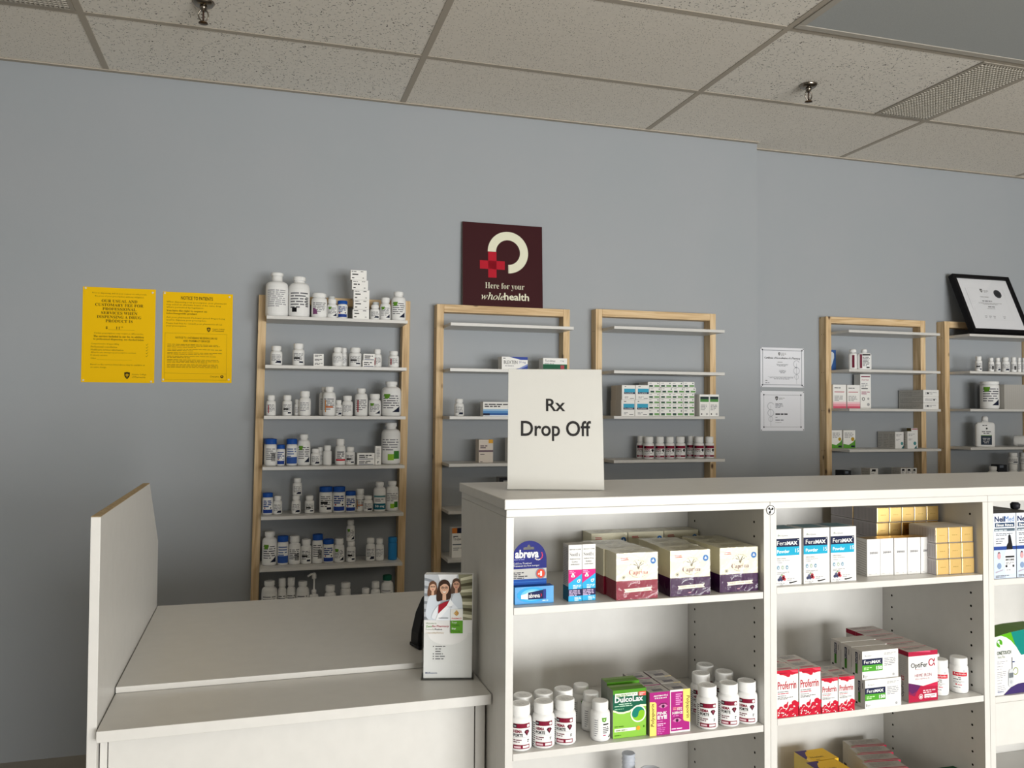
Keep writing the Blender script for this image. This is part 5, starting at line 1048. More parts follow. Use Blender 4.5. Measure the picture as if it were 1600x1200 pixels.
# black object on the raised top behind the leaflets
t = empty('tape_dispenser', (.40, 1.925, .8579), rz=.25); tag(t, 'black rounded desk dispenser half hidden behind the leaflet holder', 'dispenser')
b = MB(); BL = M('161719', .4)
o_ = [(-.052, 0), (.055, 0), (.060, .010), (.050, .030), (.040, .085), (.022, .112), (-.004, .120), (-.030, .108), (-.046, .075), (-.056, .035), (-.058, .010)]
b.prism(o_, -.022, .022, BL); b.build('housing', t, fix=True, bevel=.004)
b = MB(); b.box(-.058, .060, -.026, .026, 0, .008, BL); b.build('foot', t, bevel=.002)
# ================================================================== goods on the shelving cabinets
PINK = M('D2207F', .45); CYAN = M('2FA9DC', .45); DKN = M('23204A', .5)
SIDE = M('E4E2DD', .55)
def mk(name, x, y, z, rz=0.0):
    t = empty(name, (x, y, z + .0004), rz); return t
def single(b, name, x, y, z, label, cat, group=None, rz=0.0):
    o = b.build(name); o.location = (x, y, z + .0004); o.rotation_euler = (0, 0, rz); tag(o, label, cat, group); return o
def cp(o, x, y, z, label, rz=None):
    c = dup(o, (x, y, z + .0004), rz); c['label'] = label; return c

# --- cold sore cream carton with its hang card
t = mk('cream_carton', .4668, 1.5290, Z1A); tag(t, 'blue cold sore cream carton with an arched hanging card', 'carton')
CB = mat_noise('cyan_gloss_print', '1F86C8', '2B93D2', 20, .4); DB = M('1C2273', .45)
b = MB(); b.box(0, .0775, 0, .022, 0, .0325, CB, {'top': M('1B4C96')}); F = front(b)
F.disc(.034, .017, .030, M('3AA3DE'), 1, rv=.0145); F.disc(.034, .017, .022, M('6CC0EA'), 2, rv=.011); F.disc(.034, .0165, .014, M('A6DCF4'), 3, rv=.008)
F.poly([(.012, .0105), (.026, .0095), (.026, .0205), (.012, .0175)], WH, 4); F.poly([(.026, .0085), (.062, .0085), (.062, .0265), (.026, .0215)], M('17224F'), 4); F.rect(.0565, .062, .0085, .0265, M('2B3A86'), 5)
F.text('abreva', .0275, .0115, .022, .0085, WH, l=6, bold=.02); F.ring(.0505, .016, .003, .0012, RED, 6, a0=-1.5, a1=1.5, n=10)
F.para(.055, .074, .0075, 1, .003, M('BFE3F6')); b.build('box', t)
cu = bpy.data.curves.new('tmp', 'CURVE'); cu.dimensions = '2D'; cu.fill_mode = 'BOTH'; cu.extrude = .0005
def spl(pts):
    s = cu.splines.new('POLY'); s.points.add(len(pts) - 1)
    for q, (x, y) in zip(s.points, pts): q.co = (x, y, 0, 1)
    s.use_cyclic_u = True
cw, chh = .0695, .1165; rr = cw / 2
spl([(0, .030), (cw, .030)] + [(rr + rr * math.cos(PI * k / 24), chh - rr * 1.06 + rr * 1.06 * math.sin(PI * k / 24)) for k in range(25)])
spl([(.0225, .0995), (.0445, .0995), (.0445, .1035), (.041, .1045), (.037, .1045), (.0355, .108), (.0335, .1095), (.0315, .108), (.030, .1045), (.026, .1045), (.0225, .1035)])
vv, ff = curve_mesh(cu)
b = MB(); b.mesh([(v.x, .0195 - v.z, v.y) for v in vv], ff, DB); F = Fr(b, lambda u, v, l: (u, .019 - EPS * l, v))
F.rect(0, cw, .0435, .0632, M('B9B8B4')); F.rect(0, cw, .030, .0435, M('184C9C')); F.rect(0, cw, .0375, .039, M('2F68B4'), 2)
F.text('abreva', .0055, .0835, .0475, .0165, WH, bold=.035, shear=.05)
for k in range(9):
    a = -2.3 + k * .36; F.disc(.0525 + .0085 * math.cos(a), .0880 + .0085 * math.sin(a), .0013, M('E8DFD6') if k < 4 else M('E0455A'), 2, n=8)
F.para(.0035, .040, .083, 1, .0026, M('8E90C2')); F.text('Cold Sore Treatment', .0022, .0720, .037, .0036, WH, res=1); F.text('Traitement des feux sauvages', .0022, .0665, .052, .0042, WH, res=1)
F.para(.0022, .027, .0585, 2, .0034, M('3A3A44')); F.para(.0022, .038, .0515, 2, .0034, M('3A3A44'))
F.disc(.0575, .0530, .0105, M('7A7F92'), 2); F.disc(.0575, .0530, .0085, M('D4482E'), 3); F.text('#', .052, .0505, .004, .004, WH, l=4, bold=.02); F.text('1', .0565, .0482, .0035, .0095, WH, l=4, bold=.05)
b.build('hang_card', t)

# --- two slim eye drop cartons
t0 = None
b = MB(); w_, d_, h_ = .0275, .030, .1085
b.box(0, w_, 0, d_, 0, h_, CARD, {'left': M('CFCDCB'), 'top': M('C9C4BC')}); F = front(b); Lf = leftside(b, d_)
F.poly([(0, .0605), (w_, .0605), (w_, .050), (0, .0345)], PINK); F.poly([(0, 0), (w_, 0), (w_, .0525), (0, .0345)], CYAN, 2); F.rect(0, w_, .0105, .0235, DKN, 3)
F.text('BAUSCH + LOMB', .0025, .0985, .0225, .0021, K, res=1); F.text(serif('Soothe'), .0025, .0865, .0215, .0075, M('5A5A60'), bold=-.02); F.text('Antibiotic Drops', .003, .0795, .021, .0032, K, res=1); F.text('Gouttes', .0065, .0745, .012, .0032, K, res=1); F.text('antibiotiques', .0045, .0690, .018, .0035, K, res=1)
F.para(.0015, .017, .0595, 1, .0022, M('F3B8DA'), l=3); F.para(.0015, .024, .0565, 1, .0022, M('F3B8DA'), l=3)
for q in ((-.0018, 0), (.0018, 0), (0, .0034)): F.disc(.009 + q[0], .0485 + q[1], .0023, WH, 3, n=12)
F.disc(.009, .0485, .001, DKN, 4, n=8); F.disc(.0205, .0385, .0032, M('DCEFF8'), 3, n=14); F.disc(.0205, .0385, .0014, M('2B7FB0'), 4, n=8); F.disc(.0228, .0405, .002, M('DCEFF8'), 4, n=10)
F.para(.009, .026, .0325, 3, .0028, M('D8EEF8'), l=3); F.para(.001, .0265, .0228, 4, .003, M('C9B7DA'), l=4); F.para(.012, .026, .0095, 3, .0027, M('D8EEF8'), l=4)
Lf.rect(0, d_, 0, .028, M('2E6E86')); Lf.para(.003, d_ - .003, .104, 22, .0033, M('9A979A'), fill=.4)
so = single(b, 'eye_drop_carton', .5740, 1.5270, Z1A, 'slim pink and cyan eye drop carton, left of a pair', 'carton', 'eye drop cartons')
cp(so, .6030, 1.5285, Z1A, 'slim pink and cyan eye drop carton, right of a pair')

# --- bar soap three-packs in clear wrap
FILM, nt, pb, N, L = nodes('crinkled_soap_wrap')
tc = N('ShaderNodeTexCoord'); no = N('ShaderNodeTexNoise'); no.inputs['Scale'].default_value = 30; no.inputs['Detail'].default_value = 3; no.inputs['Distortion'].default_value = 1.5
bu = N('ShaderNodeBump'); bu.inputs['Strength'].default_value = .5; bu.inputs['Distance'].default_value = .004
L(tc.outputs['Object'], no.inputs['Vector']); L(no.outputs['Fac'], bu.inputs['Height'])
tr = N('ShaderNodeBsdfTransparent'); gl = N('ShaderNodeBsdfGlossy'); gl.inputs['Roughness'].default_value = .12; L(bu.outputs[0], gl.inputs['Normal'])
fz = sheen(N, L, bu.outputs[0]); mx = N('ShaderNodeMixShader'); L(fz.outputs[0], mx.inputs[0]); L(tr.outputs[0], mx.inputs[1]); L(gl.outputs[0], mx.inputs[2]); L(mx.outputs[0], nt.nodes['Material Output'].inputs[0])
def soap(colour, word):
    t = empty('soap_pack'); w, d, h = .0885, .052, .090; hb = .0365
    CR_ = mat_noise('cream_soap_carton_' + word, 'E6DFC0', 'ECE6CB', 12, .5)
    b = MB(); b.box(0, w, 0, d, 0, h, CR_)
    F = front(b); T = topside(b, h); Lf = leftside(b, d)
    F.rect(0, w, 0, hb, colour); Lf.rect(0, d, 0, hb, colour)
    Rr = Fr(b, lambda u, v, l: (w + EPS * l, u, v)); Rr.rect(0, d, 0, hb, colour)
    T.para(w * .2, w * .8, d * .8, 3, d * .2, M('C9C09E'))
    F.rect(.009, .0245, .0795, .081, RED, 2); F.rect(.009, .0265, .0765, .078, RED, 2)
    F.disc(.0785, .0735, .0066, M('5C8FC6'), 2); F.disc(.0785, .0735, .0052, M('2E6CB2'), 3); F.poly([(.0755, .0715), (.0815, .0715), (.0785, .0775)], M('E6F0F8'), 4)
    for k in range(13):   # arched small print above and below the goat
        a = PI * (.15 + .7 * k / 12); F.disc(.047 + .021 * math.cos(a), .056 + .0195 * math.sin(a), .0009, M('6B6250'), 2, n=5)
        a = -PI * (.2 + .6 * k / 12); F.disc(.047 + .017 * math.cos(a), .0515 + .0095 * math.sin(a), .0008, M('6B6250'), 2, n=5)
    G_ = M('3A332A'); F.poly([(.0435, .0655), (.0505, .0655), (.0492, .0600), (.0478, .0580), (.0462, .0580), (.0448, .0600)], M('7A705C'), 2)
    F.poly([(.0435, .0655), (.0365, .0685), (.0365, .0672), (.0440, .0640)], G_, 3); F.poly([(.0505, .0655), (.0580, .0690), (.0580, .0677), (.0500, .0640)], G_, 3)
    F.poly([(.0448, .0655), (.0400, .0722), (.0415, .0722), (.0460, .0655)], G_, 3); F.poly([(.0492, .0655), (.0540, .0722), (.0525, .0722), (.0480, .0655)], G_, 3)
    F.text(serif('Caprina'), .0270, .0455, .0400, .0115, M('B02A42') if colour is SC1 else M('6A2A4A'), l=3, bold=-.012)
    F.ring(.0155, .0430, .0035, .0006, G_, 2, n=14); F.disc(.0155, .0430, .0015, K, 2, n=8)
    F.poly([(.016, .0135), (.019, .0165), (.016, .0205), (.077, .0225), (.0735, .0190), (.077, .0155)], M('EFE6D2'), 2)
    F.text(word, .022, .0165, .048, .0034, M('5A4A44'), l=3, res=1); F.para(.04, .05, .0085, 1, .003, M('C78A9A'), l=2)
    b.build('box', t)
    b = MB(); b.box(-.0009, w + .0009, -.0012, d + .0005, -.0002, h + .0010, FILM); b.build('clear_wrap', t)
    return t
SC1 = M('82132F', .45); SC2 = M('391340', .45)
A1 = soap(SC1, 'Pomegranate - Pomme Grenade'); A2 = soap(SC2, 'Lavande - Lavender Honey')
used = set()
def put(a, x, y, z, label, rz=0.0):
    if a.name in used: o = dup(a, (x, y, z + .0006), rz)
    else: o = a; used.add(a.name); o.location = (x, y, z + .0006); o.rotation_euler = (0, 0, rz)
    tag(o, label, 'soap', 'wrapped packs of goat milk soap'); return o
nth = ['front', 'second', 'third', 'fourth']
for k in range(3): put(A1, .6675 - .004 * k, 1.513 + k * .0545, Z1A, f'cream and crimson wrapped soap pack, {nth[k]} in its row')
for k in range(3): put(A2, .7835 + .004 * k, 1.513 + k * .0545, Z1A, f'cream and purple soap pack, {nth[k]} in the middle row')
for k in range(3): put(A2, .8985 + .0008 * k, 1.520 + k * .0545, Z1A, f'cream and purple soap pack, {nth[k]} in the row by the divider')
# the row standing against the back panel
for x, wd in ((.7200, 'left'), (.8106, 'middle'), (.9011, 'right')):
    put(A2 if wd != 'left' else A1, x, 1.7700, Z1A, f'soap pack standing against the back panel, {wd} of three')

# --- maroon labelled iron supplement bottles
def iron_bottle(x, y, label, rz):
    R, H = .0215, .0845
    t = empty('supplement_bottle', (x, y, Z1B + .0004), rz); tag(t, label, 'supplement bottle', 'maroon labelled supplement bottles')
    b = MB(); prof = [(R * .9, 0), (R, .003), (R, .0545), (R * .97, .0575), (R * .88, .0605), (R * .80, .0620), (R * .76, .0635), (R * .76, .072)]
    b.lathe(prof, BOTW, 40); b.build('body', t)
    b = MB(); rc = R * .87
    b.lathe([(rc * .98, .0640), (rc, .0645), (rc, .0805), (rc * .97, .0825), (rc * .92, .0832), (rc * .90, .0832), (rc * .88, .0826)], CAPW, 64, ribs=(1, 2))
    F = Fr(b, lambda u, v, l: (u, v, .0826 + EPS * l)); F.ring(0, 0, rc * .62, .0007, M('DADAD8'), 1); F.para(-rc * .45, rc * .45, rc * .25, 3, rc * .22, M('D2D2D0'), l=1, center=True)
    b.build('cap', t)
    b = MB(); F = wrap(b, R + .0002); z0 = .0055
    F.rect(-.027, .027, z0, .0525, WH, 1)
    F.rect(-.0165, .0165, .0435, .0520, MAROON, 2); F.rect(-.0165, -.0095, .0445, .0510, K, 3); F.rect(-.0155, -.0105, .0462, .0495, M('8E8E90'), 4); F.disc(.0125, .0475, .0028, WH, 3, n=12)
    F.text('HEMA', -.0160, .0350, .0165, .0056, MAROON, l=2, bold=.035); F.text('FORTE', -.0160, .0280, .0180, .0056, K, l=2, bold=.035)
    F.poly([(.0045, .0365), (.0070, .0398), (.0130, .0398), (.0155, .0365), (.0100, .0290)], M('4A1624'), 2); F.poly([(.008, .0372), (.010, .0385), (.012, .0372), (.010, .032)], M('8E3A4E'), 3)
    F.rect(-.0165, .0165, .0262, .0267, LG, 2); F.para(-.0160, .010, .0242, 1, .0032, M('6A3A46'), l=2); F.para(-.0160, .004, .0205, 1, .0030, M('6A3A46'), l=2); F.para(.011, .016, .0235, 2, .003, K, l=2)
    F.rect(-.0165, .0165, z0, .0130, MAROON, 2); F.rect(-.0145, -.002, z0 + .0018, .0108, M('D9B9C0'), 3); F.rect(.002, .0145, z0 + .0018, .0115, M('EDE3E2'), 3)
    F.para(-.026, -.0175, .050, 11, .004, M('5A5A5E'), l=2, fill=.4)
    b.build('label', t)
    return t
names = ['left of three front ones', 'middle of three front ones', 'right of three front ones']
H0 = iron_bottle(.4800, 1.5330, '', -.25)
spots = [(.4800, 1.5330, 'maroon labelled bottle by the end panel, ' + names[0], -.16), (.5262, 1.5330, 'maroon labelled bottle by the end panel, ' + names[1], -.26), (.5710, 1.5370, 'maroon labelled bottle by the end panel, ' + names[2], -.36),
         (.4985, 1.5770, 'maroon labelled bottle by the end panel, left of three at the back', -.3), (.5430, 1.5825, 'maroon labelled bottle by the end panel, middle of three at the back', -.3), (.5875, 1.5900, 'maroon labelled bottle by the end panel, right of three at the back', -.3),
         (.8760, 1.5320, 'maroon labelled bottle by the divider, left of three front ones', -.42), (.9255, 1.5330, 'maroon labelled bottle by the divider, middle of three front ones', -.45), (.9745 - .0065, 1.5365 + .035, 'maroon labelled bottle by the divider, right of three front ones', -.50),
         (.9030, 1.6050, 'maroon labelled bottle by the divider, second of the left file', -.5), (.9420, 1.6560, 'maroon labelled bottle by the divider, at the very back', -.5), (.9570, 1.6020, 'maroon labelled bottle by the divider, second of the middle file', -.5)]
spots[8] = (.9690, 1.5350, spots[8][2], -.50)
for k, (x, y, lb, rz) in enumerate(spots):
    if k == 0: H0.location = (x, y, Z1B + .0004); H0['label'] = lb; H0.rotation_euler = (0, 0, rz)
    else: cp(H0, x, y, Z1B, lb, rz)

# --- plain white bottles with green label corner
def green_bottle():
    R, H = .0190, .0735
    t = empty('vitamin_bottle'); b = MB()
    b.lathe([(R * .9, 0), (R, .003), (R, .049), (R * .96, .0525), (R * .84, .0555), (R * .74, .057), (R * .74, .066)], BOTW, 36); b.build('body', t)
    b = MB(); rc = R * .82; b.lathe([(rc * .98, .0578), (rc, .0584), (rc, .0712), (rc * .96, .073), (rc * .88, .0735)], CAPW, 56, ribs=(1, 2)); b.build('cap', t)
    b = MB(); F = wrap(b, R + .0002); F.rect(-.022, .022, .006, .047, WH, 1)
    F.poly([(.0005, .046), (.0100, .046), (.0095, .0395), (.0060, .0375), (.0015, .0385)], M('5F9A35'), 2); F.disc(.0050, .042, .0016, M('CFE3B4'), 3, n=8); F.rect(.0030, .0150, .0320, .0345, K, 2)
    F.para(.0025, .0160, .0300, 4, .0034, M('6A6A6E'), l=2); F.rect(.0030, .0085, .0115, .0135, M('B0406A'), 2); F.poly([(.0130, .0075), (.0200, .0130), (.0200, .0075)], K, 2)
    F.para(-.0140, -.0070, .044, 8, .0042, M('8C8C90'), l=2, fill=.35); F.rect(-.0155, -.0152, .008, .045, LG, 2); F.rect(-.0068, -.0065, .02, .045, LG, 2)
    b.build('label', t); return t
G0 = green_bottle()
for k, (x, y, lb) in enumerate(((.6430, 1.5330, 'front'), (.6440, 1.5830, 'middle'), (.6420, 1.6330, 'rear'))):
    o = G0 if k == 0 else dup(G0, (0, 0, 0)); o.location = (x, y, Z1B + .0004); o.rotation_euler = (0, 0, -.25 - .07 * k)
    tag(o, f'white bottle with green label corner, {lb} one of three in file', 'vitamin bottle', 'white bottles with green label corner')

# --- green laxative cartons
LG1 = mat_noise('green_print', '78B41E', '84BE24', 8, .45); DG = M('0F5A42', .45)
b = MB(); w_, d_, h_ = .0705, .030, .0925
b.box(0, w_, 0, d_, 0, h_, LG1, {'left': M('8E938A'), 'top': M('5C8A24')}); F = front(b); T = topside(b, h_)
wave = [(0, .0545), (.012, .0500), (.022, .0492), (.034, .0510), (.046, .0570), (.058, .0610), (w_, .0600)]
F.poly([(0, .0845), (0, .0545)] + wave[1:] + [(w_, .0845)], DG)
F.rect(0, w_, .0845, h_, M('4E8F22'), 1)
for (a, c), (e, g) in zip(wave, wave[1:]): F.poly([(a, c - .0028), (e, g - .0028), (e, g + .0006), (a, c + .0006)], M('E6F2C8'), 2)
F.rect(.004, .052, .0795, .0860, M('E8F0DC'), 2); F.rect(.054, w_ - .001, .0785, .0865, M('E2554E'), 3); F.para(.006, .050, .0850, 2, .0026, M('6F8A5A'), l=3); F.para(.056, .068, .0855, 2, .0028, M('F6D0C8'), l=4)
F.text('DulcoLax', .0035, .0685, .0600, .0110, WH, l=3, bold=.03); F.para(.012, .056, .0672, 1, .0028, M('BFE0C8'), l=3); F.para(.003, .066, .0635, 1, .0028, M('BFE0C8'), l=3); F.para(.003, .036, .0578, 1, .0024, M('8CC8A0'), l=3)
cu_, cv_ = .0535, .0440
F.disc(cu_, cv_, .0165, M('F2F8DC'), 3, n=30); F.disc(cu_, cv_, .0138, M('84BE24'), 4, n=30)
yy = [(cu_ + .0138 * math.cos(a), cv_ + .0138 * math.sin(a)) for a in [PI * .0 + PI * k / 20 for k in range(21)]] + [(cu_ - .0069 + .0069 * math.cos(a), cv_ + .0069 * math.sin(a)) for a in [PI + PI * k / 12 for k in range(13)]] + [(cu_ + .0069 + .0069 * math.cos(a), cv_ + .0069 * math.sin(a)) for a in [PI - PI * k / 12 for k in range(13)]]
F.poly(yy, M('0F7A68'), 5)
F.rect(.003, .048, .0125, .0185, M('F0F6E0'), 2); F.para(.005, .046, .0175, 1, .0035, M('7A8A5A'), l=3); F.disc(.0535, .0160, .0042, M('E29A2A'), 2, n=14); F.para(.003, .036, .0245, 1, .003, M('4A7A12')); F.para(.003, .026, .0075, 1, .003, M('4A7A12')); F.rect(.064, .067, .0165, .0205, M('4A7A12'), 2)
T.rect(0, w_, .018, d_, M('7E9A5A'))
o = single(b, 'laxative_carton', .6655, 1.5225, Z1B, 'green laxative carton with white swirl, front of two', 'carton', 'green laxative cartons')
cp(o, .6725, 1.5690, Z1B, 'green laxative carton, rear one half hidden by the front')

# --- magenta eye drop cartons, two wide and three deep
MG = M('A5217A', .45); YL = M('F0D672', .5); WK = M('3A3A20', .5)
def magenta(right):
    b = MB(); w, d, h = .0440, .040, .0840
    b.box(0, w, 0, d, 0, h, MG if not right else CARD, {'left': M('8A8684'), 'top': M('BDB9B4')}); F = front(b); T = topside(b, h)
    T.rect(w * .25, w * .75, d * .15, d * .45, M('77747A')); T.para(w * .1, w * .9, d * .9, 2, d * .2, LG)
    if not right:
        F.poly([(0, 0), (.0145, 0), (.0145, .0615), (.0120, .0650), (0, .0660)], YL); F.text('Polysporin', .0118, .0175, .0440, .0092, WK, l=2, rot=90, bold=.01, shear=.15)
        F.text('ANTIBIOTIC', .0085, .0755, .0310, .0030, WH, res=1, bold=.03); F.text('EYE DROPS', .0110, .0710, .0260, .0028, WH, res=1, bold=.03)
        ex, ey, q = .0290, .0560, 1
        F.text('PINK', .0165, .0395, .0210, .0060, WH, bold=.02); F.text('EYE', .0165, .0310, .0210, .0072, WH, bold=.04); F.para(.0165, .038, .0285, 1, .0024, M('D58ABF')); F.para(.0165, .037, .0245, 2, .0034, M('E8B9DA')); F.para(.0165, .034, .0165, 4, .0035, M('C86AAE'))
    else:
        F.rect(.0015, .0425, .0035, .0805, MG); F.poly([(.0285, .0250), (.0305, .0220), (w, .0185), (w, h), (.0285, h)], YL, 2); F.text('Polysporin', .0335, .0715, .0440, .0092, WK, l=3, rot=-90, bold=.01, shear=.15)
        ex, ey, q = .0150, .0240, 1
        F.text('SEE', .0150, .0440, .0110, .0045, WH, l=3, res=1); F.text('SCIENCE', .0040, .0365, .0230, .0050, WH, l=3, res=1, bold=.03); F.para(.006, .027, .0350, 1, .0024, M('D58ABF')); F.para(.012, .027, .0780, 6, .0040, M('D58ABF'), l=2); F.para(.006, .027, .0510, 2, .003, M('E08A8A')); F.para(.003, .041, .0105, 1, .0036, M('F0D0E4'), l=3)
    F.poly([(ex - .010, ey), (ex - .004, ey + .0042), (ex + .004, ey + .0042), (ex + .010, ey), (ex + .004, ey - .0034), (ex - .004, ey - .0034)], M('C77AA8'), 2); F.disc(ex, ey, .0034, M('5A1E4A'), 3, n=14); F.disc(ex, ey, .0015, K, 4, n=8)
    F.poly([(ex - .011, ey + .0015), (ex - .004, ey + .0062), (ex + .005, ey + .0062), (ex + .011, ey + .0012), (ex + .004, ey + .0046), (ex - .004, ey + .0046)], M('6A1450'), 3)
    return b
Ml = single(magenta(False), 'eye_care_carton', .7400, 1.5150, Z1B, 'magenta carton with yellow left stripe, front row', 'carton', 'magenta and yellow eye drop cartons')
Mr = single(magenta(True), 'eye_care_carton', .7862, 1.5185, Z1B, 'magenta carton with yellow right stripe, front row', 'carton', 'magenta and yellow eye drop cartons')
for k in (1, 2):
    cp(Ml, .7405 - .0003 * k, 1.5150 + .0435 * k, Z1B, f'magenta carton, left file, {["", "second", "rear"][k]} row, only its pale top showing'); cp(Mr, .7862 + .001 * k, 1.5185 + .0425 * k, Z1B, f'magenta carton, right file, {["", "second", "rear"][k]} row, only its pale top showing')

# --- clear plastic goods on the shelf below
t = mk('cup_stack', .7960, 1.735, .49); tag(t, 'stack of clear ribbed plastic cups just below the middle shelf', 'cups')
b = MB(); pr = []
for k in range(14): pr += [(.0135, .012 + k * .0100), (.0148, .015 + k * .0100), (.0148, .018 + k * .0100), (.0135, .0195 + k * .0100)]
b.lathe([(.012, 0)] + pr, M('B8BDC6', .15), 28); b.build('cups', t)
t = mk('clear_jar', .8290, 1.690, .49); tag(t, 'clear round plastic jar beside the stack of ribbed cups', 'jar')
b = MB(); b.lathe([(.020, 0), (.024, .004), (.024, .120), (.0225, .124), (.0225, .118), (.0215, .006)], M('C4C8CE', .12), 32, cap1=False); b.build('body', t)
b = MB(); b.lathe([(.0245, .110), (.0252, .112), (.0252, .122), (.0235, .1265), (.0200, .1265), (.0195, .120)], M('D3D6DB', .12), 32); b.build('rim', t)

# --- powder cartons, navy and turquoise
b = MB(); w_, d_, h_ = .0640, .060, .1160
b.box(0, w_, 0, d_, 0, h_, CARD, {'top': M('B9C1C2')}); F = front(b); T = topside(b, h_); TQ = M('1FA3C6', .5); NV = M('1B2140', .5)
F.rect(0, w_ - .005, .0795, .0965, NV); F.rect(0, w_ - .005, .0615, .0795, TQ)
F.text('BioSyent', .0070, .1000, .0240, .0050, M('8A9094'), res=1, shear=.1); F.poly([(.008, .106), (.0105, .1045), (.0115, .1035), (.0095, .1038)], M('6AA060'), 2)
F.text('Fera', .0050, .0830, .0235, .0090, WH, l=2, bold=.0); F.text('MAX', .0290, .0830, .0255, .0078, WH, l=2, bold=.045); F.disc(.0560, .0935, .0011, WH, 2, n=8)
F.text('Powder', .0050, .0665, .0300, .0072, M('E6F6FA'), l=2, bold=.02); F.text('15', .0490, .0672, .0085, .0080, WH, l=2, bold=.01)
F.text('MEDICINAL', .0050, .0545, .0220, .0022, GR, res=1); F.text('Polysaccharide-Iron', .0050, .0500, .0300, .0026, GR, res=1); F.text('Complex', .0050, .0455, .0130, .0028, GR, res=1)
for i, cx in enumerate((.0080, .0185, .0290)): F.disc(cx, .0370, .0033, M(('7FA0B4', 'A9B8A8', '7FA0B4')[i]), 2, n=12, rv=.0044); F.disc(cx, .0365, .0014, WH, 3, n=8)
F.para(.005, .036, .0290, 2, .0030, LG)
for cx, cy, cl in ((.0095, .0120, '3E4260'), (.0130, .0165, '565C7A'), (.0155, .0118, '4A4E6C'), (.0195, .0142, 'B23A4A'), (.0230, .0128, 'C9505A'), (.0205, .0180, 'A2343F')): F.disc(cx, cy, .0034, M(cl), 3, n=10)
F.poly([(.0125, .0200), (.0170, .0235), (.0185, .0205)], M('7FA070'), 4)
F.text('33 g', .0030, .0028, .0075, .0034, GR, res=1); F.para(.0125, .024, .0068, 2, .0030, LG); F.para(.029, .050, .0160, 2, .0032, LG); F.poly([(.034, .0035), (.0385, .0032), (.053, .0065), (.053, .0080), (.0385, .0062), (.034, .0065)], K, 2); F.rect(.0590, .0593, .003, .014, LG)
T.rect(.006, w_ - .006, .010, d_ - .006, M('6F8E98'))
o = single(b, 'powder_carton', 1.0275 - .0005, 1.5195, Z2A, 'navy and turquoise powder carton touching the divider', 'carton', 'navy and turquoise powder cartons')
cp(o, 1.0980, 1.5215, Z2A, 'navy and turquoise powder carton, middle of three'); cp(o, 1.1660, 1.5225, Z2A, 'navy and turquoise powder carton next to the white cartons')

# --- slim cartons with gold ends
GOLD = M('EFCD86', .30, 1.0); GOLD2 = M('C4A25A', .35, .8)
def slim(up):
    """white carton whose narrow ends are gold; up: standing on one end"""
    b = MB()
    if up:
        w, d, h = .0345, .0345, .0810; b.box(0, w, 0, d, 0, h, CARD, {'top': GOLD, 'bottom': GOLD}); F = front(b); Lf = leftside(b, d)
        F.text('zenso', .0065, .0485, .0215, .0045, M('77777C'), bold=.02); F.rect(.0005, w - .0005, .036, .0362, M('E6E4E0')); F.para(.004, .015, .006, 1, .0018, LG); F.para(.022, .026, .006, 1, .0018, LG)
        for i in range(14): Lf.poly([(.003, .006 + i * .0052), (d - .003, .003 + i * .0052), (d - .003, .0045 + i * .0052), (.003, .0075 + i * .0052)], M('B9B7B3'))
    else:
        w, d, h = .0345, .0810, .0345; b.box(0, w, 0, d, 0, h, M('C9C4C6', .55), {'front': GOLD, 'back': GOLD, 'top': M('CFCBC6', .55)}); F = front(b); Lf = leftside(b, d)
        for i in range(16): Lf.poly([(.004 + i * .0047, .003), (.0055 + i * .0047, .003), (.0060 + i * .0047, h - .004), (.0045 + i * .0047, h - .004)], M('A8A4A6'))
        F.para(.010, .024, .019, 1, .003, GOLD2, l=1, last=1.0)
    return b
Zg = 'gold-ended slim cartons'
U0 = single(slim(True), 'slim_carton', 1.2835, 1.5530, Z2A, 'white upright gold-topped carton, first of five', 'carton', Zg)
for k, nmk in enumerate(('second', 'third', 'fourth', 'last')): cp(U0, 1.2835 + .0353 * (k + 1) + (.001 if k > 0 else 0), 1.5530 - .0008 * k, Z2A, f'white upright gold-topped carton, {nmk} of five')
L0 = None; rown = ['bottom', 'middle', 'top']; coln = ['left', 'middle', 'right']
for j in range(3):
    for i in range(3):
        x = 1.4435 + .0352 * i + .9 * .001 * 0; x = min(x, 1.5185 - .0002 + .0); y = 1.5235 + .0012 * j; z = Z2A + .0351 * j
        lb = f'lying carton with gold end, {rown[j]} row, {coln[i]} of the block'
        if L0 is None:
            L0 = single(slim(False), 'slim_carton', x, y, z, lb, 'carton', Zg)
            bv = L0.modifiers.new('edge', 'BEVEL'); bv.width = .0016; bv.segments = 3; bv.limit_method = 'ANGLE'
        else: cp(L0, x, y, z, lb)
# back block: dark-sided cartons lying with gold ends to the front, three layers high
bk = MB(); w, d, h = .0345, .0810, .0345
for k in range(2):
    for i in range(5):
        z = Z2A + .0705 + .0352 * k
        cp(L0, 1.3680 + .0352 * i + (.001 if k else 0), 1.6225, z, f'lying gold-ended carton at the back, {["third", "top"][k]} layer, {["first", "second", "third", "fourth", "last"][i]} from the left')
for k in range(2):
    for i in range(5): cp(L0, 1.3680 + .0352 * i, 1.6225, Z2A + .0352 * k, f'hidden lying carton under the back block, {["bottom", "second"][k]} layer, {["first", "second", "third", "fourth", "last"][i]} from the left')

for k in range(4): cp(L0, 1.3680, 1.7045, Z2A + .0352 * k + (.0001 if k > 1 else 0), f'lying carton of the rear file behind the back block, {["bottom", "second", "third", "top"][k]} layer')
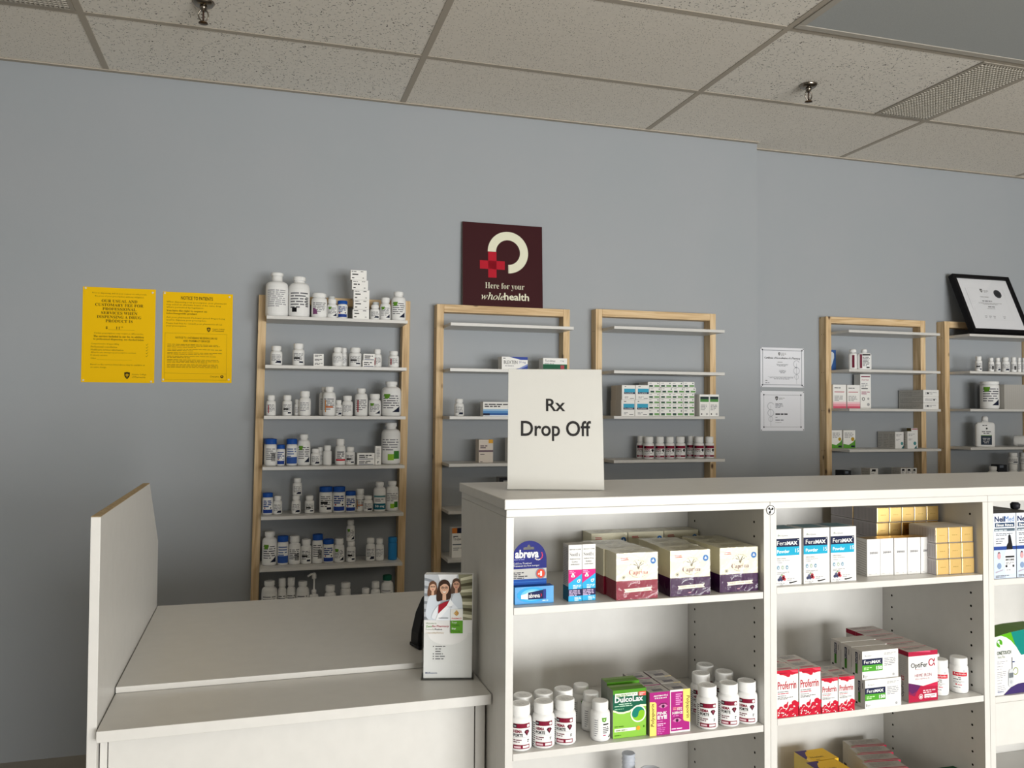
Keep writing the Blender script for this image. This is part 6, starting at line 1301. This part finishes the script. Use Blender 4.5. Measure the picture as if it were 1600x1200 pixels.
# --- white and red splash cartons
RS = M('BE1430', .45); RS2 = M('8E0F25', .5)
def splash(w, d, h):
    b = MB(); b.box(0, w, 0, d, 0, h, CARD, {'top': M('C4BFB8')}); F = front(b); T = topside(b, h); Lf = leftside(b, d)
    F.poly([(0, h), (w, h), (w, h * .905), (w * .85, h * .90), (w * .70, h * .885), (w * .66, h * .90), (w * .60, h * .85), (w * .52, h * .845), (w * .42, h * .875), (w * .30, h * .895), (w * .15, h * .905), (w * .12, h * .93), (0, h * .94)], RS)
    F.poly([(w * .6, h * .99), (w, h * .975), (w, h * .93), (w * .75, h * .945)], M('D84A5E'), 2); F.poly([(w * .12, h * .93), (w * .5, h * .93), (w * .5, h * .94), (w * .12, h * .95)], RS2, 2)
    F.text('Proferrin', w * .05, h * .595, w * .86, h * .17, M('B3122C'), l=2, bold=.012)
    F.para(w * .05, w * .92, h * .565, 1, h * .026, GR, fill=.6); F.para(w * .05, w * .92, h * .53, 1, h * .03, M('C04A5A'), fill=.6); F.para(w * .05, w * .7, h * .475, 1, h * .022, GR); F.para(w * .05, w * .85, h * .44, 2, h * .026, GR)
    rg = random.Random(9)
    F.poly([(0, 0), (w, 0), (w, h * .24), (w * .8, h * .2), (w * .6, h * .22), (w * .45, h * .17), (w * .3, h * .2), (w * .15, h * .15), (0, h * .16)], RS)
    for q in ((.82, .29, .13), (.93, .26, .12), (.42, .24, .1), (.2, .2, .1), (.66, .22, .12), (.07, .17, .06)): F.disc(w * q[0], h * q[1], w * q[2], RS, 2, n=12, rv=h * q[2] * .45)
    F.poly([(w * .36, h * .2), (w * .5, h * .33), (w * .54, h * .33), (w * .48, h * .2)], RS, 2)
    for k in range(16): u, v = rg.uniform(.03, .97), rg.uniform(.01, .2); F.poly([(w * u, h * v), (w * (u + .08), h * (v + .02)), (w * (u + .1), h * (v + .035)), (w * (u + .02), h * (v + .02))], M('F3DADC') if k % 3 else RS2, 3)
    for k in range(5): F.disc(w * rg.uniform(.05, .95), h * rg.uniform(.02, .12), w * .03, WH, 4, n=8)
    T.para(w * .1, w * .9, d * .9, 3, d * .14, LG); T.rect(w * .15, w * .8, d * .12, d * .28, M('B8707A'))
    Lf.poly([(0, 0), (d, 0), (d, h * .2), (0, h * .16)], RS)
    return b
o = single(splash(.0515, .045, .0965), 'iron_carton', 1.0228, 1.5090, Z2B, 'tall white and red splash carton against the divider', 'carton', 'white and red splash cartons')
cp(o, 1.0768, 1.5085, Z2B, 'tall white and red splash carton, second from the divider'); cp(o, 1.0250, 1.5550, Z2B, 'tall splash carton at the back against the divider'); cp(o, 1.0785, 1.5545, Z2B, 'tall splash carton at the back, second file')
s = single(splash(.0395, .035, .0722), 'iron_carton', 1.1302, 1.5075, Z2B, 'short white and red splash carton, left of two', 'carton', 'white and red splash cartons')
cp(s, 1.1712, 1.5065, Z2B, 'short white and red splash carton, right of two'); cp(s, 1.1325, 1.5435, Z2B, 'short splash carton at the back, left file'); cp(s, 1.1735, 1.5425, Z2B, 'short splash carton at the back, right file')

# --- navy and green capsule cartons, two high and three deep
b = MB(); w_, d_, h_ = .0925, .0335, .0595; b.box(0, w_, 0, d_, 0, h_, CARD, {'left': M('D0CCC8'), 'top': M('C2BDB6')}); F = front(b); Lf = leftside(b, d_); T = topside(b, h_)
GN = M('4C9A2E', .5)
F.rect(0, .0520, .0300, .0430, NV); F.rect(0, .0520, .0165, .0300, GN); F.text('Fera', .0045, .0330, .0190, .0070, WH, l=2); F.text('MAX', .0240, .0330, .0230, .0062, WH, l=2, bold=.045)
F.text('150', .0355, .0190, .0150, .0078, WH, l=2, bold=.04); F.para(.004, .028, .0270, 2, .0034, M('BFE0A8'), l=2); F.text('BioSyent', .0065, .0470, .0170, .0042, M('8A9094'), res=1, shear=.1)
F.para(.056, .090, .0545, 2, .0028, LG); F.para(.056, .088, .0440, 5, .0036, M('8A8A8E'), fill=.4); F.rect(.003, .0045, .004, .010, K, 2); F.para(.006, .014, .0090, 2, .003, LG); F.disc(.080, .0060, .0030, LG, 2, n=10)
Lf.rect(.012, .0195, .0290, .0540, NV); Lf.rect(.012, .0195, .0085, .0290, M('3F7A2A')); Lf.text('FeraMAX', .0178, .0305, .0215, .0042, WH, l=2, rot=90, res=1); Lf.rect(.0245, .0265, .0400, .0520, GR); Lf.rect(.004, .010, .004, .0075, K)
o = None
for j in range(2):
    for k in range(3):
        lb = f'navy and green capsule carton, {["lower", "upper"][j]} layer, {["front", "second", "rear"][k]} of three'
        x, y, z = 1.2365 - .0035 * j + .0025 * k, 1.5055 + k * .0375 + .004 * j, Z2B + j * .0600
        if o is None: o = single(b, 'capsule_carton', x, y, z, lb, 'carton', 'navy and green capsule cartons')
        else: cp(o, x, y, z, lb)

# --- heme iron cartons in a long file
HM = M('A91D3E', .45)
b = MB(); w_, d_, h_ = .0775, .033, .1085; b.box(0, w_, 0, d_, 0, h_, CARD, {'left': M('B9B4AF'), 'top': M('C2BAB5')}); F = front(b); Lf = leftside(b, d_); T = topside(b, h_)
F.rect(0, w_, .0985, h_, HM); F.poly([(w_ * .1, h_), (w_ * .75, .1045), (w_ * .75, h_)], M('C9506C'), 2); Lf.rect(0, d_, .0985, h_, M('8E1833'))
F.text('OptiFer', .0065, .0705, .0440, .0135, K, l=2, bold=.012); F.text('α', .0530, .0745, .0180, .0160, HM, l=2); F.rect(.018, .036, .0690, .0700, M('C98A96'), 2)
F.text('HEME IRON', .0170, .0530, .0440, .0068, M('9A4A5E'), l=2); F.text('FER HÉMIQUE', .0180, .0465, .0380, .0048, M('B88A94'), l=2, res=1)
F.poly([(0, 0), (w_, 0), (w_, .0395), (w_ * .62, .0330), (w_ * .5, .0330), (0, .0420)], HM, 1); F.poly([(0, .0420), (w_ * .42, .0345), (w_ * .3, .0240), (w_ * .12, .0180), (0, .0250)], M('5A1F56'), 2); F.poly([(0, .0250), (w_ * .12, .0180), (w_ * .3, .0240), (w_ * .2, .012), (0, .0185)], M('7E1D4A'), 2)
F.poly([(w_ * .5, .0330), (w_, .0395), (w_, .0300)], M('C2264A'), 2); F.para(.038, .074, .0260, 2, .0042, M('EBC3CC'), l=3); F.rect(.0415, .0735, .0065, .0150, M('F2E6E6'), 3); F.para(.044, .072, .0140, 2, .0036, M('B88A94'), l=4); F.ring(.0320, .0105, .0055, .001, M('F2D6DA'), 3, n=16); F.disc(.032, .010, .003, M('F2D6DA'), 3, n=10)
Lf.text('OptiFer', .0205, .0080, .0340, .0085, M('3A3A3E'), l=2, rot=90, bold=.01); Lf.text('α', .0205, .0440, .0100, .0090, HM, l=2, rot=90); Lf.para(.006, .028, .094, 9, .0042, LG, l=1, fill=.4)
T.para(w_ * .08, w_ * .92, d_ * .9, 2, d_ * .2, M('A89A98'))
o = None
for k, nmk in enumerate(('front', 'second', 'third', 'fourth', 'fifth', 'rear')):
    lb = f'white and crimson heme iron carton, {nmk} of the long file'; x, y = 1.3540 + .0010 * k, 1.5115 + .0350 * k
    if o is None: o = single(b, 'heme_iron_carton', x, y, Z2B, lb, 'carton', 'white and crimson heme iron cartons')
    else: cp(o, x, y, Z2B, lb)

# --- white bottles with a red band
def band_bottle():
    R = .0192; t = empty('tablet_bottle'); b = MB()
    b.lathe([(R * .9, 0), (R, .003), (R, .0540), (R * .97, .0570), (R * .88, .0598), (R * .84, .0610), (R * .84, .068)], BOTW, 36); b.build('body', t)
    b = MB(); rc = R * .93; b.lathe([(rc * .97, .0612), (rc, .0618), (rc, .0745), (rc * .97, .0765), (rc * .90, .0770)], CAPW, 64, ribs=(1, 2)); b.build('cap', t)
    b = MB(); F = wrap(b, R + .0002); F.rect(-.024, .024, .008, .0500, WH, 1); F.rect(-.0155, .0155, .0385, .0470, RED, 2); F.text('Replavite', -.0120, .0398, .0240, .0062, M('F2D2D6'), l=3, res=1, bold=.01)
    F.para(-.004, .006, .0370, 1, .0026, K, l=2); F.para(-.0140, .0140, .0330, 1, .0026, K, l=2); F.para(-.014, .012, .0285, 2, .0026, LG, l=2); F.disc(-.008, .0200, .0017, RED, 2, n=8); F.para(-.005, .009, .0215, 1, .003, M('C04A5A'), l=2); F.para(-.014, .013, .0155, 1, .0026, GR, l=2); F.para(.006, .013, .0520, 1, .0018, K, l=2)
    b.build('label', t); return t
R0 = band_bottle()
for k, (x, y, rz, lb) in enumerate(((1.4665, 1.5440, -.55, 'beside the crimson cartons'), (1.5220, 1.5450, -.62, 'standing apart at the divider'), (1.4850, 1.5880, -.55, 'hidden behind the crimson cartons'))):
    o = R0 if k == 0 else dup(R0, (0, 0, 0)); o.location = (x, y, Z2B + .0004); o.rotation_euler = (0, 0, rz); tag(o, 'white bottle with red label band ' + lb, 'tablet bottle', 'white bottles with red label band')

# --- lowest visible shelf of the middle bay
YE = mat_noise('yellow_print', 'D9A900', 'E4B60C', 10, .45)
b = MB(); w_, d_, h_ = .0800, .0600, .080; b.box(0, w_, 0, d_, 0, h_, YE, {'left': M('C9B060')}); T = topside(b, h_); F = front(b)
T.poly([(0, d_), (.034, d_), (.024, d_ * .72), (.012, d_ * .42), (0, d_ * .2)], M('3B1E5C'), 1); T.poly([(.010, d_ * .12), (.012, d_ * .5), (.022, d_ * .8), (.040, d_ * .98), (w_, d_), (w_, 0), (.012, 0)], M('E0B010'), 2); T.text('Nexium', .016, d_ * .24, .034, .009, K, l=3, res=1); T.para(.022, .042, d_ * .14, 1, .004, M('7A5E10'), l=3); F.rect(0, w_, .02, .04, M('3B1E5C'))
o = single(b, 'acid_reducer_carton', 1.2450, 1.7060, .50, 'yellow carton with purple corner, rear of two', 'carton', 'yellow cartons with purple corner'); cp(o, 1.2330, 1.6440, .50, 'yellow carton with purple corner, front of two', 0.0)
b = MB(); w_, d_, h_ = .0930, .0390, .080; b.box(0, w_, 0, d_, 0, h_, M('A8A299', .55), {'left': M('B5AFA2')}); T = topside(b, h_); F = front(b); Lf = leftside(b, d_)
T.rect(.010, w_ - .002, .003, .0065, M('A92A44'), 2); T.rect(.002, .010, .003, .0065, M('8E7A30'), 2); T.para(.012, w_ - .012, d_ * .92, 4, d_ * .15, M('938D86')); F.rect(0, w_, h_ * .72, h_, M('B52A48')); F.text('EXTRA COMFORT', .02, h_ * .78, .05, .009, WH, l=2, res=1); Lf.rect(.006, .018, .006, .030, M('4A4644'))
o = None
for k, nmk in enumerate(('front', 'second', 'third', 'rear')):
    lb = f'grey topped carton with crimson edge stripe, {nmk} of four'; x, y = 1.3540 + k * .0150, 1.6300 + k * .0412
    if o is None: o = single(b, 'banded_carton', x, y, .50, lb, 'carton', 'grey topped cartons with crimson edge stripe', -.14)
    else: cp(o, x, y, .50, lb)
b = MB(); w_, d_, h_ = .0715, .0460, .0810; DGN = M('0F4A30', .45); b.box(0, w_, 0, d_, 0, h_, DGN); T = topside(b, h_); F = front(b); Lf = leftside(b, d_)
F.rect(0, w_, h_ - .022, h_ - .004, M('C9A24A'), 1); F.rect(.012, .060, h_ - .019, h_ - .007, M('7FA050'), 2); F.text('HERBAL', .015, h_ - .016, .04, .007, M('E6DCA8'), l=3, res=1); T.disc(w_ * .52, d_ * .55, .014, M('6A7A4A'), 1, rv=.007); T.rect(w_ * .35, w_ * .7, d_ * .5, d_ * .58, M('B9B48A'), 2)
Lf.para(.006, .040, h_ - .02, 5, .007, M('7F9A88')); Lf.poly([(.006, h_ - .01), (.018, h_ - .016), (.016, h_ - .02)], M('9AB8A0'), 2)
single(b, 'herbal_carton', 1.4790 , 1.5400, .50 + .0297, 'dark green carton with gold front band', 'carton', None, .0).location = (1.480, 1.5475, .5004)

# --- bay at the right edge
SB = M('C3D0E2', .5)
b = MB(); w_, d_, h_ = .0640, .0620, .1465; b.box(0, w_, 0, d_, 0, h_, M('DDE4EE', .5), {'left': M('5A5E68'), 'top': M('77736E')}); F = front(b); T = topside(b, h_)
BL1 = M('16244E', .5); BL2 = M('3A6AA8', .5)
F.text('Neil', .0030, .1275, .0290, .0125, BL1, l=2, bold=.03); F.text('Med', .0325, .1275, .0265, .0125, BL2, l=2); F.rect(.0040, .0600, .1155, .1250, M('2E4460'), 2); F.text('Sinus Rinse', .0065, .1172, .0500, .0062, WH, l=3, bold=.03, res=1); F.rect(.0020, .0610, .1060, .1125, M('55636E'), 2); F.para(.004, .060, .1112, 1, .0042, M('C9D2D8'), l=3)
F.para(.006, .058, .1030, 2, .0034, GR); F.para(.006, .032, .0930, 3, .0052, GR, l=2, fill=.4)
F.rect(0, w_, .0640, .0720, M('2B468C'), 2); F.rect(0, w_, .0, .0640, SB, 1)
cx = .0450
F.poly([(cx - .0085, .0640), (cx - .0080, .0740), (cx - .0035, .0800), (cx - .0035, .0790), (cx - .003, .0960), (cx, .0990), (cx + .003, .0960), (cx + .0080, .0740), (cx + .0085, .0640)], M('1A181C'), 4)
F.poly([(cx - .0130, .0100), (cx + .0130, .0100), (cx + .0150, .0200), (cx + .0150, .0530), (cx + .0100, .0640), (cx - .0100, .0640), (cx - .0150, .0530), (cx - .0150, .0200)], M('F2F4F6'), 3)
F.rect(cx - .013, cx + .013, .0460, .0500, K, 5); F.text('SINUS RINSE', cx - .0125, .0390, .025, .0045, K, l=5, res=1, bold=.03); F.para(cx - .012, cx + .012, .0370, 2, .003, GR, l=5); F.disc(cx - .010, .0270, .0030, M('2A2A30'), 5, n=10); F.disc(cx + .010, .0270, .0030, M('2A2A30'), 5, n=10); F.para(cx - .01, cx + .01, .0200, 1, .003, GR, l=5)
F.disc(.0145, .0500, .0050, M('C99A9E'), 3, n=12, rv=.007); F.disc(.0145, .0520, .0042, M('5A3A40'), 2, n=12, rv=.008); F.disc(.0150, .0280, .0060, M('7F94B4'), 3, n=12, rv=.007); F.poly([(.004, .0120), (.026, .0180), (.026, .0200), (.004, .0150)], M('A9A0AE'), 3); F.para(.004, .05, .0080, 2, .003, GR, l=4)
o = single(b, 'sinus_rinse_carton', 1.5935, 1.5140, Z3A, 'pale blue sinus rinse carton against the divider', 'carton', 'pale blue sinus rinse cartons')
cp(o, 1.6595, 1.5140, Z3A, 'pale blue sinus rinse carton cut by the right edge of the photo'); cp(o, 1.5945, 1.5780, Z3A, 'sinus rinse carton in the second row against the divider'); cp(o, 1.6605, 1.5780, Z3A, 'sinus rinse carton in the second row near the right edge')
b = MB(); b.lathe([(.006, 0), (.010, .002), (.011, .012), (.007, .016)], M('2A2A2E', .4), 20); o = b.build('bottle_cap'); o.location = (1.7180, 1.570, Z3A + .1475); tag(o, 'dark round cap lying on top of the sinus rinse cartons', 'cap')

t = mk('glucose_meter_carton', 1.5905, 1.5120, Z3B, math.radians(3)); tag(t, 'white and green glucose meter carton with an arched green edge', 'carton')
b = MB(); w_, d_, h_ = .155, .055, .142
top_ = [(0, .1310), (.02, .1345), (.05, .1385), (.09, .1415), (.155, .1420)]
b.prism([(0, 0), (w_, 0)] + list(reversed(top_)), 0, d_, CARD, side=M('5E7F3A'))
F = front(b); G1 = M('58A618', .45); TL = M('0E7D74', .5); PU = M('3C2E62', .5)
arc = [(0, .1310), (.02, .1325), (.035, .1280), (.050, .1190), (.066, .1040), (.080, .085), (.092, .062)]
F.poly(arc + [(.115, .062), (.115, .1417), (.09, .1415), (.05, .1385), (.02, .1345)], G1, 1); F.poly([(.050, .1385), (.062, .1100), (.080, .085), (.092, .062), (w_, .062), (w_, .1420), (.09, .1415)], TL, 2)
F.disc(.0145, .1160, .0090, M('4E9A22'), 2, n=24); F.disc(.0110, .1195, .0032, WH, 3, n=12); F.disc(.0185, .1100, .0030, WH, 3, n=12); F.poly([(.011, .117), (.013, .117), (.019, .1105), (.017, .1100)], WH, 3)
F.text('ONETOUCH', .0065, .0900, .0430, .0085, M('4A5A50'), l=3, bold=.02); F.text('Verio Flex', .0080, .0820, .0230, .0065, M('7A8A7A'), l=3, res=1)
v = .0780
for n_, e in ((2, .035), (1, .028), (1, .022), (4, .03), (1, .026), (1, .022), (4, .026)): F.para(.0065, .0065 + e, v, n_, .0040, M('9A9AA0'), l=2, fill=.35); v -= n_ * .0040 + .0024
F.poly([(.048, .0250), (.060, .0250), (.066, .035), (.066, .088), (.050, .088), (.050, .045)], M('3A3A44'), 4) if False else None
F.poly([(.0520, .0320), (.1000, .0320), (.1000, .0860), (.0520, .0820)], M('E9ECF0'), 3); F.rect(.0510, .0525, .0320, .0820, K, 4); F.rect(.0530, .0600, .0700, .0730, M('2A3A6A'), 4); F.ring(.0620, .0500, .0085, .0022, M('7F8A3A'), 4)
F.poly([(.0390, .0200), (.0430, .0160), (.0520, .0160), (.0560, .0200), (.0560, .0480), (.0530, .0560), (.0440, .0560), (.0400, .0480)], M('C4C7CA'), 5); F.rect(.0410, .0545, .0365, .0475, M('6A7074'), 6); F.disc(.048, .027, .004, M('AEB2B6'), 6, n=12)
F.poly([(.0250, 0), (.0480, .0150), (.0700, .0210), (w_, .0230), (w_, 0)], PU, 4); F.text('Bluetooth', .0080, .0055, .0180, .0045, M('5A6A9A'), l=3, res=1)
b.build('box', t, fix=False)
